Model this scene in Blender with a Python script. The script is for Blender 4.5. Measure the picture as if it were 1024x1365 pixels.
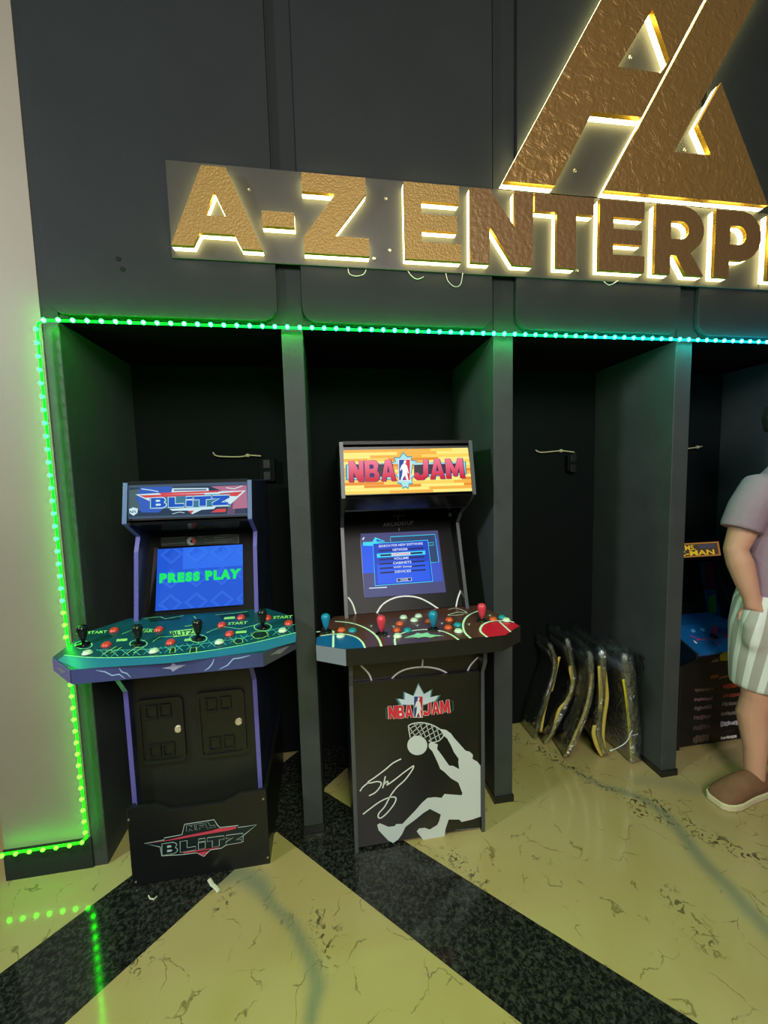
import bpy, bmesh, math, random
from mathutils import Vector, Matrix, noise
from mathutils.geometry import tessellate_polygon

random.seed(7)
scn = bpy.context.scene
col = scn.collection
for o in list(bpy.data.objects):
    bpy.data.objects.remove(o)

# ------------------------------------------------------------------ camera
F_PX, PITCH, ROLL, YAW, CAM_H = 526.287, 0.084302, -0.026156, 0.151716, 1.4
_fw = Vector((math.sin(YAW)*math.cos(PITCH), math.cos(YAW)*math.cos(PITCH), -math.sin(PITCH)))
_r0 = Vector((math.cos(YAW), -math.sin(YAW), 0))
_u0 = _r0.cross(_fw)
CR = _r0*math.cos(ROLL)+_u0*math.sin(ROLL)
CU = _u0*math.cos(ROLL)-_r0*math.sin(ROLL)
CF = _fw
CC = Vector((0, 0, CAM_H))
cam = bpy.data.cameras.new('camera')
cam.sensor_fit = 'HORIZONTAL'
cam.sensor_width = 36
cam.lens = F_PX/1024*36
cam.clip_start = 0.02
camo = bpy.data.objects.new('camera', cam)
m = Matrix((CR, CU, -CF)).transposed().to_4x4()
m.translation = CC
camo.matrix_world = m
col.objects.link(camo)
scn.camera = camo

# ------------------------------------------------------------------ world, lamps, exposure
w = bpy.data.worlds.new('world'); scn.world = w
w.use_nodes = True
w.node_tree.nodes['Background'].inputs[0].default_value = (0.72, 0.80, 0.78, 1)
w.node_tree.nodes['Background'].inputs[1].default_value = 0.05

def area_lamp(name, loc, target, size, power, color):
    l = bpy.data.lights.new(name, 'AREA')
    l.shape = 'DISK'; l.size = size; l.energy = power; l.color = color
    o = bpy.data.objects.new(name, l); col.objects.link(o)
    o.location = loc
    o.rotation_euler = (Vector(target)-Vector(loc)).to_track_quat('-Z', 'Y').to_euler()
    return o
# the hall's ceiling lamps: a cool-white one to the left, a warm one overhead behind the camera
area_lamp('hall_lamp', (-2.4, 0.2, 2.5), (0.9, 1.5, 0.8), 0.3, 46, (0.90, 0.96, 1.0))
area_lamp('front_ceiling_lamp', (0.4, -1.7, 2.9), (0.4, 1.5, 0.8), 1.4, 96, (1.0, 0.93, 0.90))
g_ = area_lamp('green_ceiling_lamp', (0.05, -0.1, 3.2), (0.1, 0.42, 0), 0.4, 8.5, (0.46, 1.0, 0.05))  # unseen green light, added to tint the floor yellow-green
g_.data.spread = math.radians(70)

vs = scn.view_settings
vs.view_transform = 'Standard'; vs.look = 'None'; vs.gamma = 1; vs.exposure = 0
vs.use_curve_mapping = False

# ------------------------------------------------------------------ helpers
def ray(px, py):
    return CR*((px-512)/F_PX) - CU*((py-682.5)/F_PX) + CF
def onY(px, py, Y):
    d = ray(px, py); return CC + d*(Y/d.y)
def onZ(px, py, Z):
    d = ray(px, py); return CC + d*((Z-CAM_H)/d.z)
def onX(px, py, X):
    d = ray(px, py); return CC + d*(X/d.x)
def zoomer(x0, y0, s):
    return lambda x, y: (x0+x/s, y0+y/s)

def lin(c):
    c = c/255
    return c/12.92 if c <= 0.04045 else ((c+0.055)/1.055)**2.4
def rgb(r, g, b): return (lin(r), lin(g), lin(b), 1)

MATS = {}
def mat(name, color, rough=0.5, metal=0.0, emit=None, estr=0.0, bump=None, coat=0.0, spec=0.5, var=None):
    if name in MATS: return MATS[name]
    M = bpy.data.materials.new(name); M.use_nodes = True
    nt = M.node_tree; b = nt.nodes['Principled BSDF']
    b.inputs['Base Color'].default_value = color
    b.inputs['Roughness'].default_value = rough
    b.inputs['Metallic'].default_value = metal
    b.inputs['Specular IOR Level'].default_value = spec
    b.inputs['Coat Weight'].default_value = coat
    if emit:
        b.inputs['Emission Color'].default_value = emit
        b.inputs['Emission Strength'].default_value = estr
    tc = None
    if bump or var:
        tc = nt.nodes.new('ShaderNodeTexCoord')
    if bump:
        sc, st = bump[0], bump[1]
        n = nt.nodes.new('ShaderNodeTexNoise'); n.inputs['Scale'].default_value = sc
        n.inputs['Detail'].default_value = 5
        if len(bump) > 2: n.inputs['Distortion'].default_value = bump[2]
        bp = nt.nodes.new('ShaderNodeBump'); bp.inputs['Strength'].default_value = st
        bp.inputs['Distance'].default_value = 0.01
        nt.links.new(tc.outputs['Object'], n.inputs['Vector'])
        nt.links.new(n.outputs['Fac'], bp.inputs['Height'])
        nt.links.new(bp.outputs['Normal'], b.inputs['Normal'])
    if var:
        n2 = nt.nodes.new('ShaderNodeTexNoise'); n2.inputs['Scale'].default_value = var[0]
        n2.inputs['Detail'].default_value = 4
        cr = nt.nodes.new('ShaderNodeValToRGB')
        cr.color_ramp.elements[0].position = 0.3; cr.color_ramp.elements[1].position = 0.7
        cr.color_ramp.elements[0].color = color; cr.color_ramp.elements[1].color = var[1]
        nt.links.new(tc.outputs['Object'], n2.inputs['Vector'])
        nt.links.new(n2.outputs['Fac'], cr.inputs['Fac'])
        nt.links.new(cr.outputs['Color'], b.inputs['Base Color'])
    MATS[name] = M
    return M
def glow(name, color, s=1.0):
    return mat(name, (0.01, 0.01, 0.01, 1), 0.35, emit=color, estr=s, spec=0.08)

def glow_grad(name, c0, c1, z0, z1):
    """lit print shaded from c0 at height z0 to c1 at z1."""
    M = glow(name, c0); nt = M.node_tree
    tc = nt.nodes.new('ShaderNodeTexCoord'); sx = nt.nodes.new('ShaderNodeSeparateXYZ')
    mr = nt.nodes.new('ShaderNodeMapRange'); mr.inputs[1].default_value = z0; mr.inputs[2].default_value = z1
    cr = nt.nodes.new('ShaderNodeValToRGB'); cr.color_ramp.elements[0].color = c0; cr.color_ramp.elements[1].color = c1
    nt.links.new(tc.outputs['Object'], sx.inputs[0]); nt.links.new(sx.outputs[2], mr.inputs[0]); nt.links.new(mr.outputs[0], cr.inputs[0])
    nt.links.new(cr.outputs[0], nt.nodes['Principled BSDF'].inputs['Emission Color'])
    return M

def tag(o, label=None, cat=None, group=None, kind=None):
    if label: o['label'] = label
    if cat: o['category'] = cat
    if group: o['group'] = group
    if kind: o['kind'] = kind
    return o
def empty(name, loc, label=None, cat=None, group=None):
    o = bpy.data.objects.new(name, None); col.objects.link(o); o.location = loc
    o.empty_display_size = 0.1
    return tag(o, label, cat, group)
def base_of(p):
    v = Vector((0, 0, 0))
    while p is not None:
        v = v + p.location; p = p.parent
    return v
def link_mesh(name, me, M, parent=None, smooth=False):
    if M is not None and not me.materials: me.materials.append(M)
    if smooth:
        for p in me.polygons: p.use_smooth = True
    o = bpy.data.objects.new(name, me); col.objects.link(o)
    if parent: o.parent = parent
    return o
def mesh(name, verts, faces, M, parent=None, smooth=False, loc=None):
    """verts in world space; the mesh is stored relative to its parent (or to loc)."""
    b = base_of(parent)
    l = Vector(loc) if loc is not None else b
    me = bpy.data.meshes.new(name)
    me.from_pydata([tuple(Vector(v)-l) for v in verts], [], faces)
    bm = bmesh.new(); bm.from_mesh(me)
    bmesh.ops.recalc_face_normals(bm, faces=bm.faces)
    bm.to_mesh(me); bm.free()
    o = link_mesh(name, me, M, parent, smooth)
    o.location = l-b
    return o
def bevel(o, w=0.003, seg=2):
    b = o.modifiers.new('bevel', 'BEVEL'); b.width = w; b.segments = seg; b.limit_method = 'ANGLE'
    return o
def box_vf(x0, x1, y0, y1, z0, z1):
    v = [(x0,y0,z0),(x1,y0,z0),(x1,y1,z0),(x0,y1,z0),(x0,y0,z1),(x1,y0,z1),(x1,y1,z1),(x0,y1,z1)]
    f = [(0,3,2,1),(4,5,6,7),(0,1,5,4),(1,2,6,5),(2,3,7,6),(3,0,4,7)]
    return v, f
def box(name, x0, x1, y0, y1, z0, z1, M, parent=None, bev=0.0):
    v, f = box_vf(x0, x1, y0, y1, z0, z1)
    o = mesh(name, v, f, M, parent)
    if bev: bevel(o, bev)
    return o
def poly_prism(rings, place, d0, d1):
    """rings: [outer, hole, ...] of 2-D points; place(u, v, d) -> world; solid from d0 to d1."""
    tri = tessellate_polygon([[Vector((p[0], p[1], 0)) for p in r] for r in rings])
    flat = [p for r in rings for p in r]; n = len(flat)
    v = [place(p[0], p[1], d0) for p in flat] + [place(p[0], p[1], d1) for p in flat]
    f = [tuple(t) for t in tri] + [tuple(i+n for i in reversed(t)) for t in tri]
    k = 0
    for r in rings:
        L = len(r)
        for i in range(L):
            a, b = k+i, k+(i+1) % L
            f.append((a, b, b+n, a+n))
        k += L
    return v, f
def prism_x(name, yz, x0, x1, M, parent=None, bev=0.0):
    v, f = poly_prism([yz], lambda a, b, d: (d, a, b), x0, x1)
    o = mesh(name, v, f, M, parent)
    if bev: bevel(o, bev)
    return o
def prism_y(name, rings, y0, y1, M, parent=None, bev=0.0):
    v, f = poly_prism(rings, lambda a, b, d: (a, d, b), y0, y1)
    o = mesh(name, v, f, M, parent)
    if bev: bevel(o, bev)
    return o
def merge(parts):
    V, Fc = [], []
    for v, f in parts:
        k = len(V); V += list(v); Fc += [tuple(i+k for i in t) for t in f]
    return V, Fc
def tube_vf(pts, rad, n=8, flat=1.0, up=Vector((0, 0, 1)), caps=True):
    """swept tube; rad a number or a list; flat squashes it along the second axis."""
    pts = [Vector(p) for p in pts]; L = len(pts)
    if not hasattr(rad, '__len__'): rad = [rad]*L
    V, Fc = [], []
    side = None
    for i, p in enumerate(pts):
        t = (pts[min(i+1, L-1)]-pts[max(i-1, 0)])
        if t.length < 1e-9: t = Vector((0, 0, 1))
        t.normalize()
        if side is None:
            side = t.cross(up)
            if side.length < 1e-3: side = t.cross(Vector((1, 0, 0)))
        side = (side - t*side.dot(t)).normalized()
        nb = t.cross(side)
        r = rad[i]
        rx, ry = (r if hasattr(r, '__len__') else (r, r*flat))
        for k in range(n):
            a = 2*math.pi*k/n
            V.append(p + side*(math.cos(a)*rx) + nb*(math.sin(a)*ry))
    for i in range(L-1):
        for k in range(n):
            a, b = i*n+k, i*n+(k+1) % n
            Fc.append((a, b, b+n, a+n))
    if caps:
        Fc.append(tuple(range(n-1, -1, -1)))
        Fc.append(tuple((L-1)*n+k for k in range(n)))
    return V, Fc
def lathe_vf(prof, n=16, centre=(0, 0, 0), axis=Vector((0, 0, 1))):
    axis = axis.normalized()
    s = axis.cross(Vector((1, 0, 0)))
    if s.length < 0.1: s = axis.cross(Vector((0, 1, 0)))
    s.normalize(); t = axis.cross(s); c = Vector(centre)
    V, Fc = [], []
    for r, h in prof:
        for k in range(n):
            a = 2*math.pi*k/n
            V.append(c + axis*h + s*(r*math.cos(a)) + t*(r*math.sin(a)))
    for i in range(len(prof)-1):
        for k in range(n):
            a, b = i*n+k, i*n+(k+1) % n
            Fc.append((a, b, b+n, a+n))
    Fc.append(tuple(range(n-1, -1, -1))); Fc.append(tuple((len(prof)-1)*n+k for k in range(n)))
    return V, Fc
def smooth_poly(pts, k=4):
    """Catmull-Rom through points."""
    P = [Vector(p) for p in pts]; out = []
    for i in range(len(P)-1):
        p0, p1, p2, p3 = P[max(i-1, 0)], P[i], P[i+1], P[min(i+2, len(P)-1)]
        for j in range(k):
            t = j/k
            out.append(0.5*((2*p1)+(p2-p0)*t+(2*p0-5*p1+4*p2-p3)*t*t+(3*p1-p0-3*p2+p3)*t**3))
    out.append(P[-1])
    return out
_txt = {}
def text_mesh(s, bold=0.0, space=1.0):
    key = (s, bold, space)
    if key in _txt: return _txt[key]
    c = bpy.data.curves.new('t', 'FONT'); c.body = s; c.offset = bold; c.resolution_u = 3; c.space_character = space
    c.fill_mode = 'FRONT'
    o = bpy.data.objects.new('t', c); col.objects.link(o)
    dg = bpy.context.evaluated_depsgraph_get(); dg.update()
    me = bpy.data.meshes.new_from_object(o.evaluated_get(dg))
    v = [x.co.copy() for x in me.vertices]; f = [tuple(p.vertices) for p in me.polygons]
    bpy.data.objects.remove(o); bpy.data.curves.remove(c); bpy.data.meshes.remove(me)
    _txt[key] = (v, f)
    return v, f

def arcp(cx, cy, rx, ry, a0, a1, n=7):
    return [(cx+rx*math.cos(math.radians(a0+(a1-a0)*k/n)), cy+ry*math.sin(math.radians(a0+(a1-a0)*k/n))) for k in range(n+1)]
BLOCK = {
 'N': [[[(0,0),(.31,0),(.31,.48),(.66,0),(1,0),(1,1),(.69,1),(.69,.52),(.34,1),(0,1)]]],
 'A': [[[(0,0),(.30,0),(.36,.2),(.64,.2),(.70,0),(1,0),(.68,1),(.32,1)], [(.41,.40),(.5,.74),(.59,.40)]]],
 'J': [[[(0,.12),(.2,0),(.62,0),(.95,.2),(.95,1),(.60,1),(.60,.32),(.52,.24),(.35,.24),(.3,.36),(0,.36)]]],
 'M': [[[(0,0),(.25,0),(.25,.55),(.42,.1),(.58,.1),(.75,.55),(.75,0),(1,0),(1,1),(.72,1),(.5,.48),(.28,1),(0,1)]]],
 'B': [[[(0,0),(.6,0)]+arcp(.68,.26,.30,.26,-80,60)+[(.86,.52)]+arcp(.64,.75,.28,.25,-40,90)+[(0,1)], [(.32,.2),(.32,.4),(.6,.4),(.66,.3),(.6,.2)], [(.32,.6),(.32,.8),(.56,.8),(.62,.7),(.56,.6)]]],
 'L': [[[(0,0),(1,0),(1,.3),(.42,.3),(.42,1),(0,1)]]],
 'I': [[[(0,0),(1,0),(1,.62),(0,.62)]], [[(0,.76),(1,.76),(1,1),(0,1)]]],
 'T': [[[(.3,0),(.72,0),(.72,.68),(1.05,.68),(1.05,1),(-.05,1),(-.05,.68),(.3,.68)]]],
 'Z': [[[(0,0),(1,0),(1,.3),(.55,.3),(1.1,.75),(1.1,1),(0,1),(0,.7),(.5,.7),(0,.28)]]],
 'F': [[[(0,0),(.36,0),(.36,.36),(.85,.36),(.85,.62),(.36,.62),(.36,.72),(1,.72),(1,1),(0,1)]]],
}
class Print:
    """flat print lying on a panel: shapes collected per colour, each colour one thin mesh."""
    def __init__(s, P0, n, zoom=None, off=0.0006):
        s.P0 = Vector(P0); s.n = Vector(n).normalized(); s.z = zoom or (lambda x, y: (x, y)); s.off = off
        if s.n.dot(CC-s.P0) < 0: s.n = -s.n
        s.items = {}
    def p3(s, x, y, layer=0):
        px, py = s.z(x, y); d = ray(px, py)
        q = CC + d*((s.P0-CC).dot(s.n)/d.dot(s.n))
        return q + s.n*(s.off+layer*0.0005)
    def _add(s, M, name, v, f):
        s.items.setdefault((name, M.name), []).append((v, f))
    def poly(s, pts, M, name, layer=0, holes=()):
        if name in ('deck_emblem', 'emblem_wing', 'marquee_picture', 'court_key', 'emblem_burst', 'deck_mark', 'deck_front_print', 'game_badge', 'emblem_backing', 'cheek_print'): name += '#%d' % len(s.items)
        rings = [list(pts)]+[list(h) for h in holes]
        tri = tessellate_polygon([[Vector((p[0], -p[1], 0)) for p in r] for r in rings])
        flat = [p for r in rings for p in r]
        s._add(M, name, [s.p3(p[0], p[1], layer) for p in flat], [tuple(t) for t in tri])
    def stroke(s, pts, width, M, name, layer=0, closed=False):
        if name == 'deck_emblem': name += '#%d' % len(s.items)
        P = [s.p3(x, y, layer) for x, y in pts]; L = len(P); V, Fc = [], []
        for i in range(L):
            if closed: a, b = P[i-1], P[(i+1) % L]
            else: a, b = P[max(i-1, 0)], P[min(i+1, L-1)]
            t = (b-a).normalized(); nn = s.n.cross(t).normalized()
            wv = width[i] if hasattr(width, '__len__') else width
            V += [P[i]+nn*wv/2, P[i]-nn*wv/2]
        for i in range(L-1 if not closed else L):
            j = (i+1) % L
            Fc.append((2*i, 2*j, 2*j+1, 2*i+1))
        s._add(M, name, V, Fc)
    def curve(s, pts, width, M, name, layer=0, k=6):
        s.stroke([(q.x, q.y) for q in smooth_poly([(x, y, 0) for x, y in pts], k)], width, M, name, layer)
    def ellipse(s, x, y, rx, ry, M, name, layer=0, n=20, rot=0.0):
        c, d = math.cos(rot), math.sin(rot)
        s.poly([(x+rx*math.cos(a)*c-ry*math.sin(a)*d, y+rx*math.cos(a)*d+ry*math.sin(a)*c)
                for a in [2*math.pi*k/n for k in range(n)]], M, name, layer)
    def text(s, body, quad, M, name, layer=0, bold=0.0, space=1.0):
        """quad: bottom-left, bottom-right, top-right, top-left in picture points."""
        v, f = text_mesh(body, bold, space)
        v0, _ = text_mesh(body, 0.0, space)
        x0 = min(q.x for q in v0); x1 = max(q.x for q in v0); y0 = min(q.y for q in v0); y1 = max(q.y for q in v0)
        bl, br, tr, tl = [s.p3(x, y, layer) for x, y in quad]
        V = []
        for q in v:
            a = (q.x-x0)/(x1-x0); b = (q.y-y0)/(y1-y0)
            V.append(bl*(1-a)*(1-b)+br*a*(1-b)+tr*a*b+tl*(1-a)*b)
        s._add(M, name, V, f)
    def letters(s, word, quad, M, M2, name, layer, gap=0.08, outline=0.004):
        """block letters, one object each: M fill, M2 outline; quad as in text()."""
        wd = [0.42 if c == 'I' else (1.25 if c == 'M' else 1.0) for c in word]
        tot = sum(wd)+gap*(len(word)-1); u = 0.0
        bl_, br, tr, tl = quad
        def g(a, b):
            return tuple(bl_[i]*(1-a)*(1-b)+br[i]*a*(1-b)+tr[i]*a*b+tl[i]*(1-a)*b for i in (0, 1))
        for c, ww in zip(word, wd):
            u0, u1 = u/tot, (u+ww)/tot; u += ww+gap
            shapes = BLOCK[c]
            key = name+'#%d' % len(s.items)
            for rings in shapes:
                R = [[g(u0+(u1-u0)*a, b) for a, b in r] for r in rings]
                if M2 is not None:
                    s.poly(R[0], M2, key+'o', layer)
                    s.stroke(R[0], outline*2, M2, key+'o', layer, True)
                s.poly(R[0], M, key, layer+1, R[1:])
    def build(s, parent):
        for (name, mn), parts in s.items.items():
            name = name.split('#')[0] + ('_outline' if '#' in name and name.endswith('o') else '')
            v, f = merge(parts)
            b = base_of(parent)
            me = bpy.data.meshes.new(name)
            me.from_pydata([tuple(Vector(q)-b) for q in v], [], f)
            o = link_mesh(name, me, bpy.data.materials[mn], parent)
            if name == 'screen_pattern': o['kind'] = 'stuff'

# ------------------------------------------------------------------ materials
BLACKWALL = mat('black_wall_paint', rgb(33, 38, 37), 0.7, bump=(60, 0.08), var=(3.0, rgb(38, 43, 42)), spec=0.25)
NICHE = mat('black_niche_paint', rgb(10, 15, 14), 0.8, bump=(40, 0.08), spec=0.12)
PILLAR = mat('charcoal_pillar_paint', rgb(56, 61, 60), 0.6, bump=(80, 0.1), var=(9, rgb(63, 68, 67)), spec=0.3)
GREYWALL = mat('warm_grey_wall_paint', rgb(142, 135, 118), 0.6, bump=(30, 0.04), var=(2.0, rgb(136, 129, 113)))
BLACKP = mat('black_panel', rgb(24, 25, 24), 0.35, bump=(200, 0.05))
BLACKG = mat('black_gloss', rgb(14, 15, 16), 0.15)
GREYED = mat('dark_edge', rgb(70, 74, 78), 0.4)
WHITEP = mat('white_print', rgb(225, 228, 228), 0.5)
PURPLE = mat('purple_edge_molding', rgb(96, 92, 170), 0.4)
REDP = mat('red_print', rgb(200, 40, 60), 0.45)

def marble_floor():
    M = bpy.data.materials.new('cream_marble'); M.use_nodes = True
    nt = M.node_tree; L = nt.links; N = nt.nodes; b = N['Principled BSDF']
    b.inputs['Roughness'].default_value = 0.09
    b.inputs['Specular IOR Level'].default_value = 0.4
    tc = N.new('ShaderNodeTexCoord')
    n1 = N.new('ShaderNodeTexNoise'); n1.inputs['Scale'].default_value = 2.2; n1.inputs['Detail'].default_value = 6; n1.inputs['Distortion'].default_value = 0.8
    cr = N.new('ShaderNodeValToRGB')
    e = cr.color_ramp.elements
    e[0].position = 0.25; e[0].color = rgb(158, 138, 90); e[1].position = 0.75; e[1].color = rgb(170, 152, 110)
    L.new(tc.outputs['Object'], n1.inputs['Vector']); L.new(n1.outputs['Fac'], cr.inputs['Fac'])
    # fine branching brown cracks: distorted cell borders that come and go
    nd = N.new('ShaderNodeTexNoise'); nd.inputs['Scale'].default_value = 7; nd.inputs['Detail'].default_value = 8
    mx = N.new('ShaderNodeVectorMath'); mx.operation = 'MULTIPLY_ADD'
    mx.inputs[1].default_value = (0.22, 0.22, 0.22)
    L.new(tc.outputs['Object'], nd.inputs['Vector']); L.new(nd.outputs['Color'], mx.inputs[0]); L.new(tc.outputs['Object'], mx.inputs[2])
    vo = N.new('ShaderNodeTexVoronoi'); vo.feature = 'DISTANCE_TO_EDGE'; vo.inputs['Scale'].default_value = 6.0
    L.new(mx.outputs[0], vo.inputs['Vector'])
    c2 = N.new('ShaderNodeValToRGB'); c2.color_ramp.elements[0].position = 0.0; c2.color_ramp.elements[0].color = (1,1,1,1)
    c2.color_ramp.elements[1].position = 0.02; c2.color_ramp.elements[1].color = (0,0,0,1)
    L.new(vo.outputs['Distance'], c2.inputs['Fac'])
    nm = N.new('ShaderNodeTexNoise'); nm.inputs['Scale'].default_value = 13; nm.inputs['Detail'].default_value = 6
    c3 = N.new('ShaderNodeValToRGB'); c3.color_ramp.elements[0].position = 0.485; c3.color_ramp.elements[1].position = 0.58
    L.new(tc.outputs['Object'], nm.inputs['Vector']); L.new(nm.outputs['Fac'], c3.inputs['Fac'])
    mu = N.new('ShaderNodeMath'); mu.operation = 'MULTIPLY'; L.new(c2.outputs['Color'], mu.inputs[0]); L.new(c3.outputs['Color'], mu.inputs[1])
    m2 = N.new('ShaderNodeMath'); m2.operation = 'MULTIPLY'; m2.inputs[1].default_value = 0.7; L.new(mu.outputs[0], m2.inputs[0])
    mix1 = N.new('ShaderNodeMix'); mix1.data_type = 'RGBA'
    L.new(m2.outputs[0], mix1.inputs['Factor']); L.new(cr.outputs['Color'], mix1.inputs[6]); mix1.inputs[7].default_value = rgb(74, 60, 30)
    # traced veins held in the mesh: R broad grey-green veins, G rows of black specks
    at = N.new('ShaderNodeAttribute'); at.attribute_name = 'vein'
    sp = N.new('ShaderNodeSeparateColor'); L.new(at.outputs['Color'], sp.inputs[0])
    mix2 = N.new('ShaderNodeMix'); mix2.data_type = 'RGBA'
    L.new(sp.outputs[0], mix2.inputs['Factor']); L.new(mix1.outputs[2], mix2.inputs[6]); mix2.inputs[7].default_value = rgb(106, 112, 98)
    ns = N.new('ShaderNodeTexNoise'); ns.inputs['Scale'].default_value = 34; ns.inputs['Detail'].default_value = 8; ns.inputs['Distortion'].default_value = 1.6
    c4 = N.new('ShaderNodeValToRGB'); c4.color_ramp.elements[0].position = 0.555; c4.color_ramp.elements[1].position = 0.60
    L.new(tc.outputs['Object'], ns.inputs['Vector']); L.new(ns.outputs['Fac'], c4.inputs['Fac'])
    m3 = N.new('ShaderNodeMath'); m3.operation = 'MULTIPLY'; L.new(c4.outputs['Color'], m3.inputs[0]); L.new(sp.outputs[1], m3.inputs[1])
    mix3 = N.new('ShaderNodeMix'); mix3.data_type = 'RGBA'
    L.new(m3.outputs[0], mix3.inputs['Factor']); L.new(mix2.outputs[2], mix3.inputs[6]); mix3.inputs[7].default_value = rgb(38, 38, 24)
    L.new(mix3.outputs[2], b.inputs['Base Color'])
    return M
def black_marble():
    M = bpy.data.materials.new('black_marble'); M.use_nodes = True
    nt = M.node_tree; L = nt.links; N = nt.nodes; b = N['Principled BSDF']
    b.inputs['Roughness'].default_value = 0.1; b.inputs['Specular IOR Level'].default_value = 0.4
    tc = N.new('ShaderNodeTexCoord')
    n = N.new('ShaderNodeTexNoise'); n.inputs['Scale'].default_value = 70; n.inputs['Detail'].default_value = 10; n.inputs['Roughness'].default_value = 0.75; n.inputs['Distortion'].default_value = 0.5
    cr = N.new('ShaderNodeValToRGB'); e = cr.color_ramp.elements
    e[0].position = 0.46; e[0].color = rgb(17, 18, 18); e[1].position = 0.82; e[1].color = rgb(84, 84, 80)
    L.new(tc.outputs['Object'], n.inputs['Vector']); L.new(n.outputs['Fac'], cr.inputs['Fac']); L.new(cr.outputs['Color'], b.inputs['Base Color'])
    return M

# ------------------------------------------------------------------ floor
def seg_dist(p, a, b):
    ab = b-a; t = max(0, min(1, (p-a).dot(ab)/max(ab.length_squared, 1e-9)))
    return (p-(a+ab*t)).length, t
VEINS = [([(1030,1250),(980,1195),(930,1140),(890,1090),(850,1062),(800,1045),(770,1030)], [.035,.03,.03,.028,.02,.02,.012], 0, .75),
         ([(285,1172),(318,1158),(345,1180),(362,1208),(392,1238),(415,1275),(424,1315),(418,1365)], [.035,.04,.035,.018,.014,.018,.022,.02], 0, .8),
         ([(960,1060),(900,1045),(850,1040)], [.05,.05,.03], 0, .35),
         ([(690,985),(716,998),(745,1015),(775,1030),(800,1048),(850,1070)], [.03]*6, 1, 1),
         ([(868,1065),(895,1085),(925,1105),(965,1122),(1010,1148)], [.035]*5, 1, 1),
         ([(850,1085),(890,1092)], [.03]*2, 1, 1),
         ([(600,1130),(612,1150),(650,1180)], [.03]*3, 1, .9),
         ([(890,1190),(930,1240),(945,1260)], [.035]*3, 1, .7),
         ([(415,1220),(430,1250),(435,1280)], [.022]*3, 1, .9),
         ([(420,1200),(445,1240),(460,1270)], [.012]*3, 1, .8),
         ([(170,1280),(200,1265),(185,1290)], [.03]*3, 1, .9),
         ([(290,1215),(300,1195)], [.02]*2, 1, .9)]
VW = []
for pts, wd, ch, amp in VEINS:
    P = [Vector((q.x, q.y)) for q in [onZ(x, y, 0) for x, y in pts]]
    VW.append((P, wd, ch, amp))
def build_floor():
    xs = [-4.5, -3, -2, -1.5] + [-1.25+0.016*i for i in range(int(3.6/0.016))] + [2.6, 3.2, 4.5]
    ys = [-3, -1.5, -0.5, 0.2] + [0.55+0.016*i for i in range(int(1.5/0.016))] + [2.3, 3, 4.5]
    nx, ny = len(xs), len(ys)
    V = [(x, y, 0) for y in ys for x in xs]
    Fc = [(j*nx+i, j*nx+i+1, (j+1)*nx+i+1, (j+1)*nx+i) for j in range(ny-1) for i in range(nx-1)]
    me = bpy.data.meshes.new('floor'); me.from_pydata(V, [], Fc)
    at = me.color_attributes.new('vein', 'FLOAT_COLOR', 'POINT')
    for k, (x, y, z) in enumerate(V):
        c = [0, 0]
        if -1.25 <= x <= 2.4 and 0.5 < y < 2.1:
            nv = noise.noise(Vector((x*7, y*7, 1.3)))*0.022
            p = Vector((x+nv, y+noise.noise(Vector((x*7, y*7, 5.1)))*0.022))
            for P, wd, ch, amp in VW:
                for i in range(len(P)-1):
                    d, t = seg_dist(p, P[i], P[i+1])
                    ww = wd[i]*(1-t)+wd[i+1]*t
                    if d < ww*2:
                        s = max(0, 1-d/(ww*1.6)); s = s*s*(3-2*s)
                        c[ch] = max(c[ch], s*amp)
        at.data[k].color = (c[0], c[1], 0, 1)
    o = link_mesh('floor', me, marble_floor())
    tag(o, 'cream veined polished marble floor with crossing black bands', kind='structure')
    # inlaid bands, 45 degrees to the wall, crossing under the left machines
    BM = black_marble()
    def band(poly, name):
        v = [(a, b, 0.0004) for a, b in poly]
        mesh(name, v, [tuple(range(len(v)))], BM, o)
    # band running to the back right: 1.765 <= y-x <= 2.17
    a, b2 = 1.762, 2.17
    def q(s, d): return ((s-d)/2, (s+d)/2)          # s = x+y, d = y-x
    s0, s1 = 1.288, 1.652
    band([q(-4, a), q(s0, a), q(s0, b2), q(-4, b2)], 'black_marble_band')
    band([q(s1, a), q(5, a), q(5, b2), q(s1, b2)], 'black_marble_band')
    band([q(s0, -3.5), q(s1, -3.5), q(s1, 4), q(s0, 4)], 'black_marble_band')
    return o
floor = build_floor()

# ------------------------------------------------------------------ walls, pillars, niches
YW = 1.498            # face of the pillars
YB = 1.994            # back of the niches
ZT = 1.945            # top of the niche openings
ZC = 3.7
wl = box('wall_left', -1.172, -0.893, YW, YB, 0.118, ZC, GREYWALL); tag(wl, 'warm light grey wall end beside the black arcade niches', kind='structure')
bl = box('baseboard_left', -1.174, -0.889, YW-0.004, YB, 0, 0.118, BLACKWALL); tag(bl, 'black baseboard under the light grey wall', kind='structure')
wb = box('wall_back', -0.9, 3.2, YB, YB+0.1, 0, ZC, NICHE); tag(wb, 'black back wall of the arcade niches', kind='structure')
wf = box('wall_front', -0.893, 3.2, YW+0.004, YB, ZT+0.012, ZC, BLACKWALL); tag(wf, 'black upper wall of boards above the arcade niches', kind='structure')
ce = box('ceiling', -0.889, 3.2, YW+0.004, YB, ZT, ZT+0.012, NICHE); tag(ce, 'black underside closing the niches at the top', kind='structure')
PIL = [(-0.889, -0.841), (-0.126, -0.050), (0.676, 0.758), (1.486, 1.564), (2.29, 2.37)]
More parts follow.
